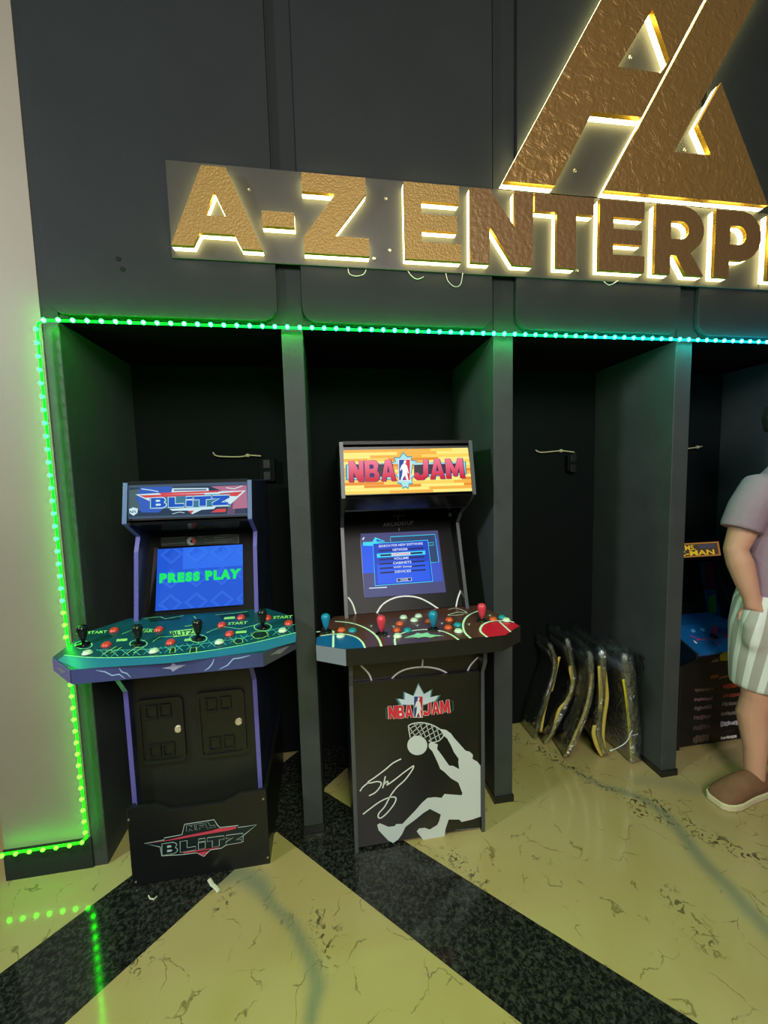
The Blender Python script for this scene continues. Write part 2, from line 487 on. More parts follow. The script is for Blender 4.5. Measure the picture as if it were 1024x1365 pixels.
for i, (a, b) in enumerate(PIL):
    p = box('pillar', a, b, YW, YB, 0, ZT, PILLAR, wf, 0.003)
    if i > 0:
        bx = box('pillar_foot', a-0.004, b+0.004, YW-0.007, YB, 0, 0.03, BLACKP, p, 0.002)
    # the upright goes on above the openings as a sunk strip between the boards
    box('upper_strip', a, b, YW-0.001, YW+0.01, ZT, ZC, BLACKWALL, wf)
def round_rect(x0, x1, z0, z1, r, n=6):
    pts = []
    for cx, cz, a0 in ((x1-r, z1-r, 0), (x0+r, z1-r, 90), (x0+r, z0+r, 180), (x1-r, z0+r, 270)):
        for k in range(n+1):
            a = math.radians(a0+90*k/n); pts.append((cx+r*math.cos(a), cz+r*math.sin(a)))
    return pts
edges = [(-0.858, -0.134), (-0.048, 0.664), (0.762, 1.478), (1.568, 2.284), (2.375, 3.2)]
for a, b in edges:
    prism_y('wall_board', [round_rect(a, b, ZT+0.016, ZC, 0.055)], YW-0.02, YW+0.002, BLACKWALL, wf, 0.003)
# two old screw holes in the first board
HOLE = mat('hole_black', (0.002, 0.002, 0.002, 1), 0.9)
for px, py in ((157, 345), (163, 359)):
    c = onY(px, py, YW-0.021)
    v, f = lathe_vf([(0.006, 0), (0.008, 0.002), (0.004, 0.003)], 10, c+Vector((0, 0.001, 0)), Vector((0, -1, 0)))
    mesh('screw_hole', v, f, HOLE, wf)

# ------------------------------------------------------------------ rope of LEDs
def led_colour(x, z):
    # lime at the floor, green up the left side, turning cyan to the right
    stops = [(-1.2, (0.012, 1.0, 0.003)), (-0.89, (0.002, 1.0, 0.012)), (0.0, (0.001, 1.0, 0.06)), (0.7, (0.001, 1.0, 0.17)), (1.4, (0.001, 0.80, 0.55)), (2.3, (0.004, 0.5, 1.0))]
    if z < 0.5: x = -1.2
    elif z < 1.0 : x = -1.2+0.31*(z-0.5)/0.5
    for i in range(len(stops)-1):
        if x <= stops[i+1][0] or i == len(stops)-2:
            a, b = stops[i], stops[i+1]
            t = max(0, min(1, (x-a[0])/(b[0]-a[0])))
            return tuple(a[1][k]*(1-t)+b[1][k]*t for k in range(3))
YL = YW-0.026
corner = [(-1.168, 0.124), (-0.91, 0.124), (-0.889, 0.14), (-0.891, 1.90), (-0.886, 1.928), (-0.86, 1.938), (2.34, 1.938)]
path = []
for i in range(len(corner)-1):
    a, b = Vector(corner[i]), Vector(corner[i+1])
    n = max(1, int((b-a).length/0.02))
    for k in range(n): path.append(a+(b-a)*(k/n))
path.append(Vector(corner[-1]))
led = empty('led_strip_light', (-0.889, YL, 0.12), 'glowing green to cyan LED strip outlining the black arcade niches', 'LED strip')
v, f = tube_vf([(p.x, YL, p.y) for p in path], 0.0045, 6, up=Vector((0, 1, 0)))
strip = mesh('strip', v, f, None, led, True)
SEG = 8
sm = []
acc = 0; total = len(path)
for k in range(SEG):
    p = path[int((k+0.5)/SEG*total)]
    c = led_colour(p.x, p.y)
    sm.append(glow('led_strip_glow_%d' % k, (c[0], c[1], c[2], 1), 2.6))
    strip.data.materials.append(sm[-1])
for i, pl in enumerate(strip.data.polygons):
    pl.material_index = min(SEG-1, int((i/6)/total*SEG))
bead_v, bead_f = lathe_vf([(0.003, -0.0045), (0.0068, -0.002), (0.0068, 0.002), (0.003, 0.0045)], 8, (0, 0, 0), Vector((0, -1, 0)))
bead_cache = {}
d = 0.0; nxt = 0.012
for i in range(1, len(path)):
    a, b = path[i-1], path[i]; L = (b-a).length
    while d+L >= nxt:
        p = a+(b-a)*((nxt-d)/L)
        c = led_colour(p.x, p.y); key = tuple(round(x*40) for x in c)+(int(p.y < 1.93)+int(p.y < 1.0),)
        if key not in bead_cache:
            me = bpy.data.meshes.new('led_bead'); me.from_pydata([tuple(x) for x in bead_v], [], bead_f)
            me.materials.append(glow('led_bead_glow_%d_%d_%d_%d' % key, (c[0]+0.001, c[1], c[2], 1), (48.0 if p.y < 1.0 else 72.0) if p.y < 1.93 else 260.0))
            bead_cache[key] = me
        o = bpy.data.objects.new('led_bead', bead_cache[key]); col.objects.link(o); o.parent = led
        o.location = Vector((p.x, YL-0.006, p.y))-led.location
        nxt += 0.0425
    d += L

# ------------------------------------------------------------------ backlit sign
GOLD = mat('gold_textured_board', rgb(154, 120, 66), 0.36, 0.5, bump=(24, 0.7, 1.5))
GOLDS = mat('gold_speckled_board', rgb(156, 126, 62), 0.45, 0.35, bump=(150, 0.35))
GOLDE = mat('gold_edge', rgb(190, 150, 50), 0.3, 0.8)
ACR = glow('backlight_acrylic', (1.0, 0.86, 0.36, 1), 11.0)
SBACK = mat('smoked_acrylic_backing', rgb(68, 68, 60), 0.4, spec=0.3)
ZB, ZTOP = 2.175, 2.432
YF, YG, YP = 1.438, 1.452, 1.472   # letter face, end of the gold layer, backing
sign = empty('backlit_sign', (0.7, 1.476, 2.16), 'long backlit gold letter sign on a dark backing strip', 'sign')
box('backing_panel', -0.468, 1.846, YP, YW-0.021, 2.152, 2.458, SBACK, sign, 0.002)
box('backing_panel', 1.848, 2.16, YP, YW-0.021, 2.152, 2.458, SBACK, sign, 0.002)
def fit(pts, x0, x1, z0=ZB, z1=ZTOP):
    return [(x0+(x1-x0)*a, z0+(z1-z0)*b) for a, b in pts]
E_ = [(0,0),(1,0),(1,.235),(.30,.235),(.30,.39),(.93,.39),(.93,.60),(.30,.60),(.30,.765),(.97,.765),(.97,1),(0,1)]
N_ = [(0,0),(.30,0),(.30,.50),(.68,0),(1,0),(1,1),(.70,1),(.70,.52),(.30,1),(0,1)]
T_ = [(.37,0),(.70,0),(.70,.76),(1,.76),(1,1),(0,1),(0,.76),(.37,.76)]
Z_ = [(0,0),(1,0),(1,.235),(.46,.235),(.97,.80),(.97,1),(0,1),(0,.765),(.50,.765),(0,.20)]
def arc(cx, cy, rx, ry, a0, a1, n=9):
    return [(cx+rx*math.cos(math.radians(a0+(a1-a0)*k/n)), cy+ry*math.sin(math.radians(a0+(a1-a0)*k/n))) for k in range(n+1)]
P_ = [(0,0),(.32,0),(.32,.27),(.55,.27)]+arc(.58,.635,.42,.365,-85,85)+[(.55,1),(0,1)]
P_h = [(.32,.50),(.32,.78)]+arc(.50,.64,.17,.14,90,-90)
R_ = [(0,0),(.31,0),(.31,.28),(.42,.28),(.64,0),(1,0),(.72,.33)]+arc(.54,.66,.44,.34,-50,85)+[(.5,1),(0,1)]
R_h = [(.31,.52),(.31,.78)]+arc(.50,.65,.17,.13,90,-90)
A_ = [(-.457,ZB),(-.389,ZB),(-.366,2.218),(-.258,2.218),(-.236,ZB),(-.169,ZB),(-.274,ZTOP-.006),(-.350,ZTOP-.006)]
A_h = [(-.314,2.347),(-.281,2.274),(-.346,2.274)]
H_ = [(-.166,2.253),(-.060,2.253),(-.060,2.301),(-.166,2.301)]
letters = [([A_, A_h], 'GS'), ([H_], 'GS'), ([fit(Z_, -.031, .192)], 'GS'), ([fit(E_, .320, .527)], 'GS'), ([fit(N_, .563, .806)], 'G'),
           ([fit(T_, .812, 1.052)], 'G'), ([fit(E_, 1.077, 1.273)], 'G'), ([fit(R_, 1.318, 1.540), fit(R_h, 1.318, 1.540)], 'G'),
           ([fit(P_, 1.588, 1.805), fit(P_h, 1.588, 1.805)], 'G'), ([fit(R_, 1.842, 2.065), fit(R_h, 1.842, 2.065)], 'G')]
LETG = mat('gold_letter_board', rgb(128, 98, 58), 0.42, 0.4, bump=(60, 0.3))
for rings, g in letters:
    o = prism_y('letter', rings, YF, YG, None, sign)
    o.data.materials.append(GOLDS if g == 'GS' else LETG); o.data.materials.append(GOLDE)
    for pl in o.data.polygons:
        pl.material_index = 0 if pl.normal.y < -0.9 else 1
    prism_y('backlight', rings, YG, YP, ACR, o)
SCREW = mat('screw_steel', rgb(210, 205, 180), 0.3, 0.9)
for px, py in ((333, 253), (514, 265), (499, 345), (519, 334), (769, 361)):
    c = onY(px, py, YP)
    v, f = lathe_vf([(0.005, 0), (0.006, 0.002), (0.003, 0.004)], 10, c, Vector((0, -1, 0)))
    mesh('screw', v, f, SCREW, sign)
WIRE = mat('white_wire', rgb(200, 200, 190), 0.5)
for pts in ([(464,358),(466,365),(474,368),(484,366),(488,360)], [(542,358),(548,367),(556,372),(565,369)], [(594,361),(597,374),(606,382),(614,379),(617,364)], [(802,372),(812,380),(824,374)]):
    P = smooth_poly([onY(x, y, YW-0.022-0.006*math.sin(3*k/len(pts))) for k, (x, y) in enumerate(pts)], 5)
    v, f = tube_vf(P, 0.0014, 6, up=Vector((0, 1, 0)))
    mesh('hanging_wire', v, f, WIRE, sign, True)

# emblem above the letters: two gold plates cut into a slanted monogram
emb = empty('backlit_emblem', (1.25, 1.476, 2.45), 'large textured gold monogram emblem glowing at its edges above the letters', 'emblem')
k1 = 0.578
def sl(x, z, zz): return (x+k1*(zz-z), zz)
ztop = 3.46
gap = 0.012
plate1 = [[(.688,2.4605),(.889,2.4605),(1.036,2.728),(1.262-gap-.008,2.731),(sl(1.087-gap,2.45,ztop)[0],ztop),(sl(.682,2.443,ztop)[0],ztop)],
          [(1.273,3.105),(1.137,2.893),(1.318,2.893),(1.352,2.945)]]
plate2 = [[(1.093,2.4605),(1.824,2.4605),(1.580,2.891),(1.484,2.730),(1.549,2.626),(1.385,2.622),(sl(1.385,2.622,ztop)[0],ztop),(sl(1.087,2.45,ztop)[0],ztop)]]
for rings in (plate1, plate2):
    o = prism_y('gold_plate', rings, YF-0.004, YG, None, emb)
    o.data.materials.append(GOLD); o.data.materials.append(GOLDE)
    for pl in o.data.polygons: pl.material_index = 0 if pl.normal.y < -0.9 else 1
    prism_y('backlight', rings, YG, YP, ACR, o)
prism_y('backing_panel', [[(.70,2.462),(1.80,2.462),(1.575,2.86),(1.50,2.80),(sl(1.41,2.66,ztop)[0],ztop),(sl(.70,2.462,ztop)[0],ztop)]], YP, YW-0.021, SBACK, emb)
for px, py in ((766, 228), (840, 77), (912, 200)):
    c = onY(px, py, YP)
    v, f = lathe_vf([(0.006, 0), (0.007, 0.002), (0.003, 0.005)], 10, c, Vector((0, -1, 0)))
    mesh('screw', v, f, SCREW, emb)

# ------------------------------------------------------------------ wires and boxes left on the niche backs
def wall_wire(pts, boxpx, label, depth=YB):
    P0 = onY(*pts[0], depth-0.01)
    e = empty('loose_wire', P0, label, 'wire', 'loose wires on the niche backs')
    P = smooth_poly([onY(x, y, depth-0.012) for x, y in pts], 5)
    v, f = tube_vf(P, 0.0035, 7, up=Vector((0, 1, 0)))
    mesh('cable', v, f, mat('cream_cable', rgb(190, 180, 140), 0.5), e, True)
    c = P[len(P)*2//3]
    v, f = lathe_vf([(0.007, -0.008), (0.009, -0.004), (0.009, 0.004), (0.007, 0.008)], 8, c, Vector((1, 0, 0)))
    mesh('clip', v, f, mat('cream_cable', rgb(190, 180, 140)), e)
    if boxpx:
        x0, y0, x1, y1 = boxpx
        a, b = onY(x0, y1, depth-0.03), onY(x1, y0, depth-0.03)
        s = empty('socket_box', ((a.x+b.x)/2, depth, a.z), 'black socket box on the back wall ' + boxlab[len(pts) % 2], 'socket', 'socket boxes on the niche backs')
        box('box_body', a.x, b.x, depth-0.03, depth, a.z, b.z, NICHE, s, 0.003)
        xm = (a.x+b.x)/2; zm = (a.z+b.z)/2
        for dz in (-0.028, 0.028):
            box('socket_plate', xm-0.016, xm+0.016, depth-0.034, depth-0.03, zm+dz-0.02, zm+dz+0.02, BLACKP, s, 0.002)
boxlab = ['above the empty niche with plastic bags', 'behind the machine with the football marquee']
wall_wire([(284,603),(290,608),(318,609),(333,607),(348,608),(360,611)][:5], (346, 611, 366, 642), 'cream wire end on the wall above the blue football machine')
wall_wire([(714,600),(722,603),(748,601),(766,603)], (757, 607, 772, 628), 'cream wire end on the wall of the niche holding plastic bags')
wall_wire([(915,598),(925,597),(936,595)], None, 'cream wire end on the wall above the maze game machine')

# ------------------------------------------------------------------ shared arcade pieces
def molding(name, prof, x0, x1, M, parent, th=0.003):
    """edge strip along a run of side-panel edge points (y, z)."""
    P = [Vector((0, a, b)) for a, b in prof]; V, Fc = [], []
    for i, p in enumerate(P):
        t = (P[min(i+1, len(P)-1)]-P[max(i-1, 0)]).normalized()
        nn = Vector((0, -t.z, t.y))
        for q in (p-nn*0.002, p+nn*th):
            V += [(x0, q.y, q.z), (x1, q.y, q.z)]
    for i in range(len(P)-1):
        a, b = 4*i, 4*i+4
        for s, e in ((0, 1), (1, 3), (3, 2), (2, 0)):
            Fc.append((a+s, a+e, b+e, b+s))
    Fc += [(0, 1, 3, 2), (4*len(P)-4, 4*len(P)-3, 4*len(P)-1, 4*len(P)-2)]
    return mesh(name, V, Fc, M, parent)
_shared = {}
def shared_lathe(key, prof, n, axis, M):
    if key not in _shared:
        v, f = lathe_vf(prof, n, (0, 0, 0), axis)
        me = bpy.data.meshes.new(key[0]); me.from_pydata([tuple(q) for q in v], [], f); me.materials.append(M)
        for p in me.polygons: p.use_smooth = len(p.vertices) == 4
        _shared[key] = me
    return _shared[key]
def put(name, me, pos, parent):
    o = bpy.data.objects.new(name, me); col.objects.link(o); o.parent = parent
    o.location = Vector(pos)-base_of(parent); return o
BTN = [(0.0155, 0), (0.0155, 0.003), (0.0125, 0.0045), (0.0115, 0.0085), (0.010, 0.0095), (0.004, 0.0085)]
BAT = [(0.005, 0.0), (0.005, 0.014), (0.0085, 0.018), (0.011, 0.026), (0.0155, 0.045), (0.0165, 0.053), (0.0145, 0.061), (0.009, 0.066), (0.003, 0.067)]
COLLAR = [(0.022, 0), (0.021, 0.003), (0.012, 0.005), (0.0065, 0.009)]
def control(deckP, stick, btns, parent, zoom, n, sc=1.0):
    """deckP: Print on the deck plane; stick: [(x, y, matname)], btns: [(x, y, mat)] in picture points."""
    for x, y, M in stick:
        p = deckP.p3(x, y)
        me = shared_lathe(('joystick', M.name, sc), [(r*sc, h*sc) for r, h in BAT], 14, Vector((0, 0, 1)), M)
        o = put('joystick', me, p, parent)
        put('joystick_collar', shared_lathe(('joystick_collar', sc), [(r*sc, h*sc) for r, h in COLLAR], 16, n, BLACKG), p, o)
    for x, y, M in btns:
        p = deckP.p3(x, y)
        put('button', shared_lathe(('button', M.name, sc), [(r*sc, h*sc) for r, h in BTN], 14, n, M), p, parent)

C_RED = mat('button_red', rgb(214, 62, 48), 0.3); C_WHITE = mat('button_white', rgb(205, 222, 205), 0.3)
C_TEAL = mat('button_teal', rgb(20, 138, 160), 0.3); C_ORANGE = mat('button_orange', rgb(214, 84, 48), 0.3)
C_BATR = mat('bat_red', rgb(214, 58, 78), 0.3); C_BATB = mat('bat_blue', rgb(20, 130, 170), 0.3); C_BATK = mat('bat_black', rgb(16, 20, 18), 0.25)

def bil(quad):
    """(u, v) in 0..1 from the top-left corner -> picture point; quad: TL, TR, BR, BL."""
    tl, tr, br, bl_ = quad
    def g(u, v):
        return tuple(tl[i]*(1-u)*(1-v)+tr[i]*u*(1-v)+br[i]*u*v+bl_[i]*(1-u)*v for i in (0, 1))
    return g
def rect(g, u0, v0, u1, v1): return [g(u0, v0), g(u1, v0), g(u1, v1), g(u0, v1)]
def deck_solid(name, outline, zf, th, M, parent, Mfront=None):
    n = len(outline)
    V = [(x, y, zf(y)) for x, y in outline]+[(x, y, zf(y)-th) for x, y in outline]
    Fc = [tuple(range(n)), tuple(range(2*n-1, n-1, -1))]+[(i, (i+1) % n, (i+1) % n+n, i+n) for i in range(n)]
    o = mesh(name, V, Fc, M, parent)
    if Mfront:
        o.data.materials.append(Mfront)
        for p in o.data.polygons:
            p.material_index = 0 if p.normal.z > 0.8 else 1
    return o
def ngon_panel(name, x0, x1, a, b, th, M, parent, bev=0.0):
    """panel across the cabinet from (y, z) a to b, th thick away from the player."""
    d = Vector((0, b[0]-a[0], b[1]-a[1])).normalized(); nn = Vector((0, d.z, -d.y))
    if nn.y < 0: nn = -nn
    A, B = Vector((0, a[0], a[1])), Vector((0, b[0], b[1]))
    V = []
    for p in (A, B, B+nn*th, A+nn*th):
        V += [(x0, p.y, p.z), (x1, p.y, p.z)]
    Fc = [(0, 1, 3, 2), (2, 3, 5, 4), (4, 5, 7, 6), (6, 7, 1, 0), (0, 2, 4, 6), (1, 7, 5, 3)]
    o = mesh(name, V, Fc, M, parent)
    if bev: bevel(o, bev)
    return o

# ------------------------------------------------------------------ basketball arcade machine
def basketball_machine():
    x0, x1 = 0.066, 0.581; T = 0.014; xc = (x0+x1)/2
    cab = empty('arcade_cabinet', (xc, 1.64, 0), 'black four player arcade machine with orange basketball marquee and dunking silhouette', 'arcade machine', 'arcade machines in the niches')
    prof = [(1.378,0),(1.378,.655),(1.352,.71),(1.352,.80),(1.53,.845),(1.645,1.20),(1.60,1.25),(1.447,1.333),(1.487,1.537),(1.92,1.537),(1.92,0)]
    for a, b in ((x0, x0+T), (x1-T, x1)):
        prism_x('side_panel', prof, a, b, BLACKP, cab)
        molding('edge_molding', prof[0:4], a, b, GREYED, cab)
        molding('edge_molding', prof[4:10], a, b, GREYED, cab)
    xa, xb = x0+T, x1-T
    fp = box('front_panel', xa, xb, 1.386, 1.40, 0.012, .655, mat('black_front_print', rgb(26, 26, 22), 0.3), cab)
    up = ngon_panel('upper_front_panel', xa, xb, (1.402, .655), (1.402, .80), 0.012, mat('black_sheen', rgb(30, 30, 26), 0.3), cab)
    box('back_panel', xa, xb, 1.90, 1.914, 0.01, 1.53, BLACKP, cab)
    ngon_panel('top_panel', xa, xb, (1.49, 1.53), (1.91, 1.53), -0.012, BLACKP, cab)
    ngon_panel('soffit', xa, xb, (1.513, 1.287), (1.745, 1.252), -0.01, mat('soffit_gloss', rgb(12, 12, 14), 0.12), cab)
    ngon_panel('valance', xa, xb, (1.455, 1.334), (1.513, 1.287), -0.006, mat('valance_gloss', rgb(10, 10, 12), 0.16, spec=1.0), cab)
    bz = ngon_panel('screen_bezel', xa, xb, (1.568, .853), (1.745, 1.252), 0.01, mat('black_bezel', rgb(18, 19, 18), 0.35, spec=0.12), cab)
    # marquee
    mq = ngon_panel('marquee', xa, xb, (1.452, 1.342), (1.488, 1.520), 0.012, mat('marquee_box', rgb(20, 20, 20), 0.4), cab)
    P = Print((0, 1.452, 1.342), (0, -(1.520-1.342), (1.488-1.452)), zoomer(430, 580, 4.2667))
    g = bil([(110, 86), (826, 72), (858, 318), (122, 340)])
    Y1 = glow('marquee_yellow', rgb(250, 214, 92)); Y2 = glow('marquee_pale_yellow', rgb(252, 238, 130)); O1 = glow('marquee_orange', rgb(236, 142, 34))
    Y3 = glow('marquee_amber', rgb(246, 178, 66))
    P.poly(rect(g, 0, 0, 1, 1), Y1, 'marquee_picture')
    rnd = random.Random(3)
    rows = 15
    for r in range(rows):
        u = 0.0
        while u < 1:
            L = rnd.uniform(.15, .45); e = min(1, u+L)
            P.poly(rect(g, u, r/rows+.002, e, (r+1)/rows-.004), rnd.choice([Y1, Y2, O1, Y2, Y3]), 'plank_stripe', 1)
            u = e
    LB = glow('marquee_ice', rgb(170, 230, 235)); NV = glow('marquee_navy', rgb(28, 40, 110)); MG = glow('marquee_dark', rgb(60, 50, 60)); RD = glow_grad('marquee_red', rgb(206, 6, 54), rgb(250, 128, 158), 1.400, 1.480); PK = glow('marquee_pink', rgb(245, 120, 150)); WH = glow('marquee_white', rgb(250, 252, 255))
    TL = glow('marquee_teal', rgb(60, 150, 165))
    P.poly([(130,168),(400,158),(405,255),(132,258)], TL, 'emblem_backing', 2)
    P.poly([(140,172),(400,160),(405,250),(142,252)], LB, 'emblem_backing', 3)
    P.poly([(520,158),(815,150),(820,225),(520,245)], TL, 'emblem_backing', 2)
    P.poly([(520,160),(808,152),(812,222),(520,240)], LB, 'emblem_backing', 3)
    P.poly([(150,170),(400,165),(405,235),(152,245)], MG, 'emblem_backing', 4)
    P.poly([(520,170),(800,160),(805,215),(520,228)], MG, 'emblem_backing', 4)
    burst = [(382,158),(412,150),(405,125),(436,128),(458,96),(482,122),(508,120),(504,142),(545,148),(515,165),(505,225),(524,235),(505,250),(515,280),(492,282),(488,308),(470,298),(455,308),(446,280),(425,278),(432,250),(412,228),(430,220),(428,165)]
    P.poly(burst, TL, 'emblem_burst', 5)
    cx, cy = 464, 200
    P.poly([(cx+(x-cx)*.9, cy+(y-cy)*.92) for x, y in burst], LB, 'emblem_burst', 6)
    for s, q in (('NBA', [(150,270),(418,262),(412,140),(148,150)]), ('JAM', [(520,258),(808,245),(792,132),(524,142)])):
        P.letters(s, [(x+5, y+2) for x, y in q], NV, None, 'letter_shadow', 6, 0.09)
        P.letters(s, q, RD, NV, 'letter', 8, 0.09, 0.0012)
    def ball_badge(P, c, rx, ry, l, blue, red, white):
        X, Y = c
        def R(a, b): return (X+a*rx, Y+b*ry)
        P.poly([R(-1.1,-1.05), R(1.1,-1.05), R(1.1,1.05), R(-1.1,1.05)], white, 'badge', l)
        P.poly([R(-1,-1), R(0.05,-1), R(0.05,1), R(-1,1)], blue, 'badge', l+1)
        P.poly([R(0.05,-1), R(1,-1), R(1,1), R(0.05,1)], red, 'badge', l+1)
        fig = [(.0,-.95),(.28,-.92),(.30,-.72),(.10,-.6),(.45,-.42),(.62,-.05),(.78,.30),(.62,.35),(.45,.1),(.5,.45),(.72,.98),(.40,.98),(.1,.55),(-.2,.72),(-.4,.98),(-.7,.98),(-.45,.5),(-.35,.1),(-.5,-.15),(-.7,.1),(-.85,-.02),(-.55,-.45),(-.2,-.62),(-.15,-.85)]
        P.poly([R(a, b) for a, b in fig], white, 'badge', l+2)
    ball_badge(P, (465, 200), 31, 58, 9, glow('badge_blue', rgb(24, 70, 160)), glow('badge_red', rgb(214, 34, 56)), WH)
    P.build(mq)
    # screen
    sc = ngon_panel('screen', xc-0.172, xc+0.176, (1.594, .916), (1.703, 1.162), -0.0015, BLACKG, cab)
    bn = Vector((0, -(1.252-.853), (1.745-1.568)))
    P = Print((0, 1.594, .916), bn, zoomer(470, 690, 6.8267), off=0.003)
    g = bil([(72, 148), (775, 118), (850, 680), (108, 732)])
    B0 = glow('screen_dusk', rgb(70, 72, 120)); B1 = glow('screen_blue', rgb(30, 90, 235)); B2 = glow('screen_deep_blue', rgb(24, 66, 196)); B3 = glow('screen_violet', rgb(58, 84, 200)); CY = glow('screen_cyan', rgb(60, 215, 245)); CW = glow('screen_white', rgb(205, 225, 250)); SK = glow('screen_dark', rgb(14, 30, 90))
    SR = glow('screen_red', rgb(225, 130, 140))
    P.poly(rect(g, 0, 0, 1, 1), B0, 'screen_picture')
    P.poly(rect(g, 0, .16, .62, .62), B1, 'screen_picture', 1)
    P.poly(rect(g, .62, .12, .98, .82), B3, 'screen_picture', 1)
    P.poly([(95,225),(180,222),(205,180),(300,220),(185,240),(185,258),(95,258)], CY, 'screen_menu', 2)
    P.poly([(215,198),(280,218),(220,220)], B2, 'screen_menu', 3)
    for q in ([(85,200),(100,180),(110,182),(98,208)],): P.poly(q, CW, 'screen_menu', 2)
    P.poly([(345,178),(748,155),(785,405),(700,412),(400,350)], glow('screen_slate', rgb(40, 66, 110)), 'screen_window', 2)
    P.stroke([(345,215),(343,178),(748,155),(783,405),(705,412)], 0.0028, CY, 'screen_window', 3)
    P.stroke([(690,232),(735,228),(738,252),(692,256)], 0.0022, CY, 'screen_window', 3, True)
    win = [(185,240),(682,208),(728,582),(205,622)]
    P.poly(win, B2, 'screen_window', 4)
    wg = bil([win[0], win[1], win[2], win[3]])
    P.poly(rect(wg, .05, .5, .97, .97), B1, 'screen_window', 5)
    P.stroke(win, 0.0032, CY, 'screen_window', 6, True)
    lines = [('SEARCH FOR NEW SOFTWARE', .045, .1, .9, CW, 0), ('NETWORK', .155, .35, .62, CW, 0), ('OPTIONS', .265, .34, .64, SR, 1), ('VOLUME', .365, .36, .62, CW, 0), ('CABINETS', .47, .34, .66, CW, 0), ('WiFi Setup', .575, .34, .66, CW, 0), ('DEVICES', .68, .36, .64, CW, 0)]
    for s, v_, a, b, M, hl in lines:
        if hl:
            P.poly(rect(wg, .06, v_-.02, .93, v_+.075), CY, 'screen_menu', 6)
            P.poly(rect(wg, .12, v_+.005, .88, v_+.05), SK, 'screen_menu', 7)
            P.poly(rect(wg, a-.02, v_-.008, b+.02, v_+.062), CW, 'screen_menu', 8)
        else:
            P.poly(rect(wg, .1, v_+.008, .9, v_+.045), SK, 'screen_menu', 7)
            P.poly(rect(wg, a-.01, v_+.0, b+.01, v_+.055), B2, 'screen_menu', 8)
        P.text(s, [wg(a, v_+.055), wg(b, v_+.055), wg(b, v_), wg(a, v_)], M, 'screen_lettering', 9, 0.02)
    P.poly(rect(wg, .38, .87, .64, .95), CW, 'screen_menu', 7); P.poly(rect(wg, .39, .878, .63, .942), SK, 'screen_menu', 8)
    P.text('CANCEL', [wg(.44, .935), wg(.58, .935), wg(.58, .885), wg(.44, .885)], CW, 'screen_lettering', 9, 0.02)
    P.poly([(150,640),(312,630),(312,640),(150,648)], CW, 'screen_menu', 2)
    P.build(sc)
    # court lines and print on the bezel
    P = Print((0, 1.568, .853), bn, zoomer(410, 780, 3.4133))
    P.curve([(315,128),(340,90),(385,62),(440,50),(500,56),(550,78),(596,108)], 0.006, WHITEP, 'court_line')
    P.curve([(185,55),(205,85),(220,132)], 0.006, WHITEP, 'court_line')
    P.curve([(676,98),(684,60),(702,12)], 0.006, WHITEP, 'court_line')
    P.stroke([(702,12),(722,52)], 0.003, GREYED, 'court_line')
    P.build(bz)
    P = Print((0, 1.568, .853), bn)
    P.text('ARCADE1UP', [(511,702),(551,699),(551,694),(511,697)], mat('grey_print', rgb(120, 120, 120)), 'lettering', 0, 0.0)
    P.stroke([(523,688),(540,687)], 0.002, MATS['grey_print'], 'lettering'); P.stroke([(531,688),(531,694)], 0.002, MATS['grey_print'], 'lettering')
    P.stroke([(532,704),(532,708)], 0.004, MATS['grey_print'], 'lettering')
    P.build(bz)
    # small speaker switch on the right cheek
    c = onX(600, 686, x1-T-0.002)
    box('lamp_switch', x1-T-0.008, x1-T, c.y-0.012, c.y+0.012, c.z-0.008, c.z+0.008, mat('switch_grey', rgb(150, 150, 150), 0.4), cab, 0.002)
    # control deck
    zt = .853
    outl = [(xc-.268,1.243),(xc+.268,1.243),(xc+.367,1.305),(xc+.345,1.45),(xc+.30,1.562),(xc-.30,1.562),(xc-.345,1.45),(xc-.367,1.305)]
    CBR = mat('court_brown', rgb(92, 54, 48), 0.28, var=(5, rgb(74, 46, 42)))
    dk = deck_solid('control_deck', outl, lambda y: zt, 0.058, CBR, cab, mat('deck_black', rgb(22, 22, 22), 0.35))
    P = Print((0, 0, zt), (0, 0, 1), zoomer(410, 780, 3.4133))
    BLU = mat('court_blue', rgb(18, 84, 150), 0.3); RED = mat('court_red', rgb(206, 24, 52), 0.3); LN = mat('court_white', rgb(216, 232, 214), 0.4)
    P.poly([(40,272),(40,240),(75,226),(120,222),(180,224),(225,240),(250,262),(258,286),(165,291)], BLU, 'court_key')
    P.curve([(60,232),(120,224),(180,226),(225,240),(250,262),(262,287)], 0.007, LN, 'court_line', 1)
    P.stroke([(118,210),(117,284)], 0.007, LN, 'court_line', 1)
    P.stroke([(40,214),(116,208)], 0.007, LN, 'court_line', 1)
    P.curve([(125,166),(190,172),(250,190),(300,220),(325,250),(336,280)], 0.008, LN, 'court_line', 1)
    P.curve([(400,274),(398,245),(420,225),(470,210),(540,203),(600,208),(650,225),(688,250)], 0.007, LN, 'court_line', 1)
    P.curve([(742,243),(715,215),(708,180),(722,148),(752,128),(800,112)], 0.008, LN, 'court_line', 1)
    P.poly([(820,237),(792,215),(795,190),(815,175),(850,168),(905,170),(942,172),(962,186),(900,228)], RED, 'court_key')
    P.curve([(818,238),(788,212),(792,188),(815,172),(850,164),(910,164),(940,170)], 0.008, LN, 'court_line', 1)
    P.stroke([(872,166),(925,214)], 0.007, LN, 'court_line', 1)
    GRN = mat('court_mint', rgb(150, 205, 180), 0.4)
    star = [(440,240),(485,226),(500,218),(520,222),(545,216),(560,226),(610,230),(575,236),(560,240),(530,236),(505,242),(480,236)]
    P.poly(star, GRN, 'deck_emblem', 1)
    P.stroke([(445,242),(620,232)], 0.003, GRN, 'deck_emblem', 2)
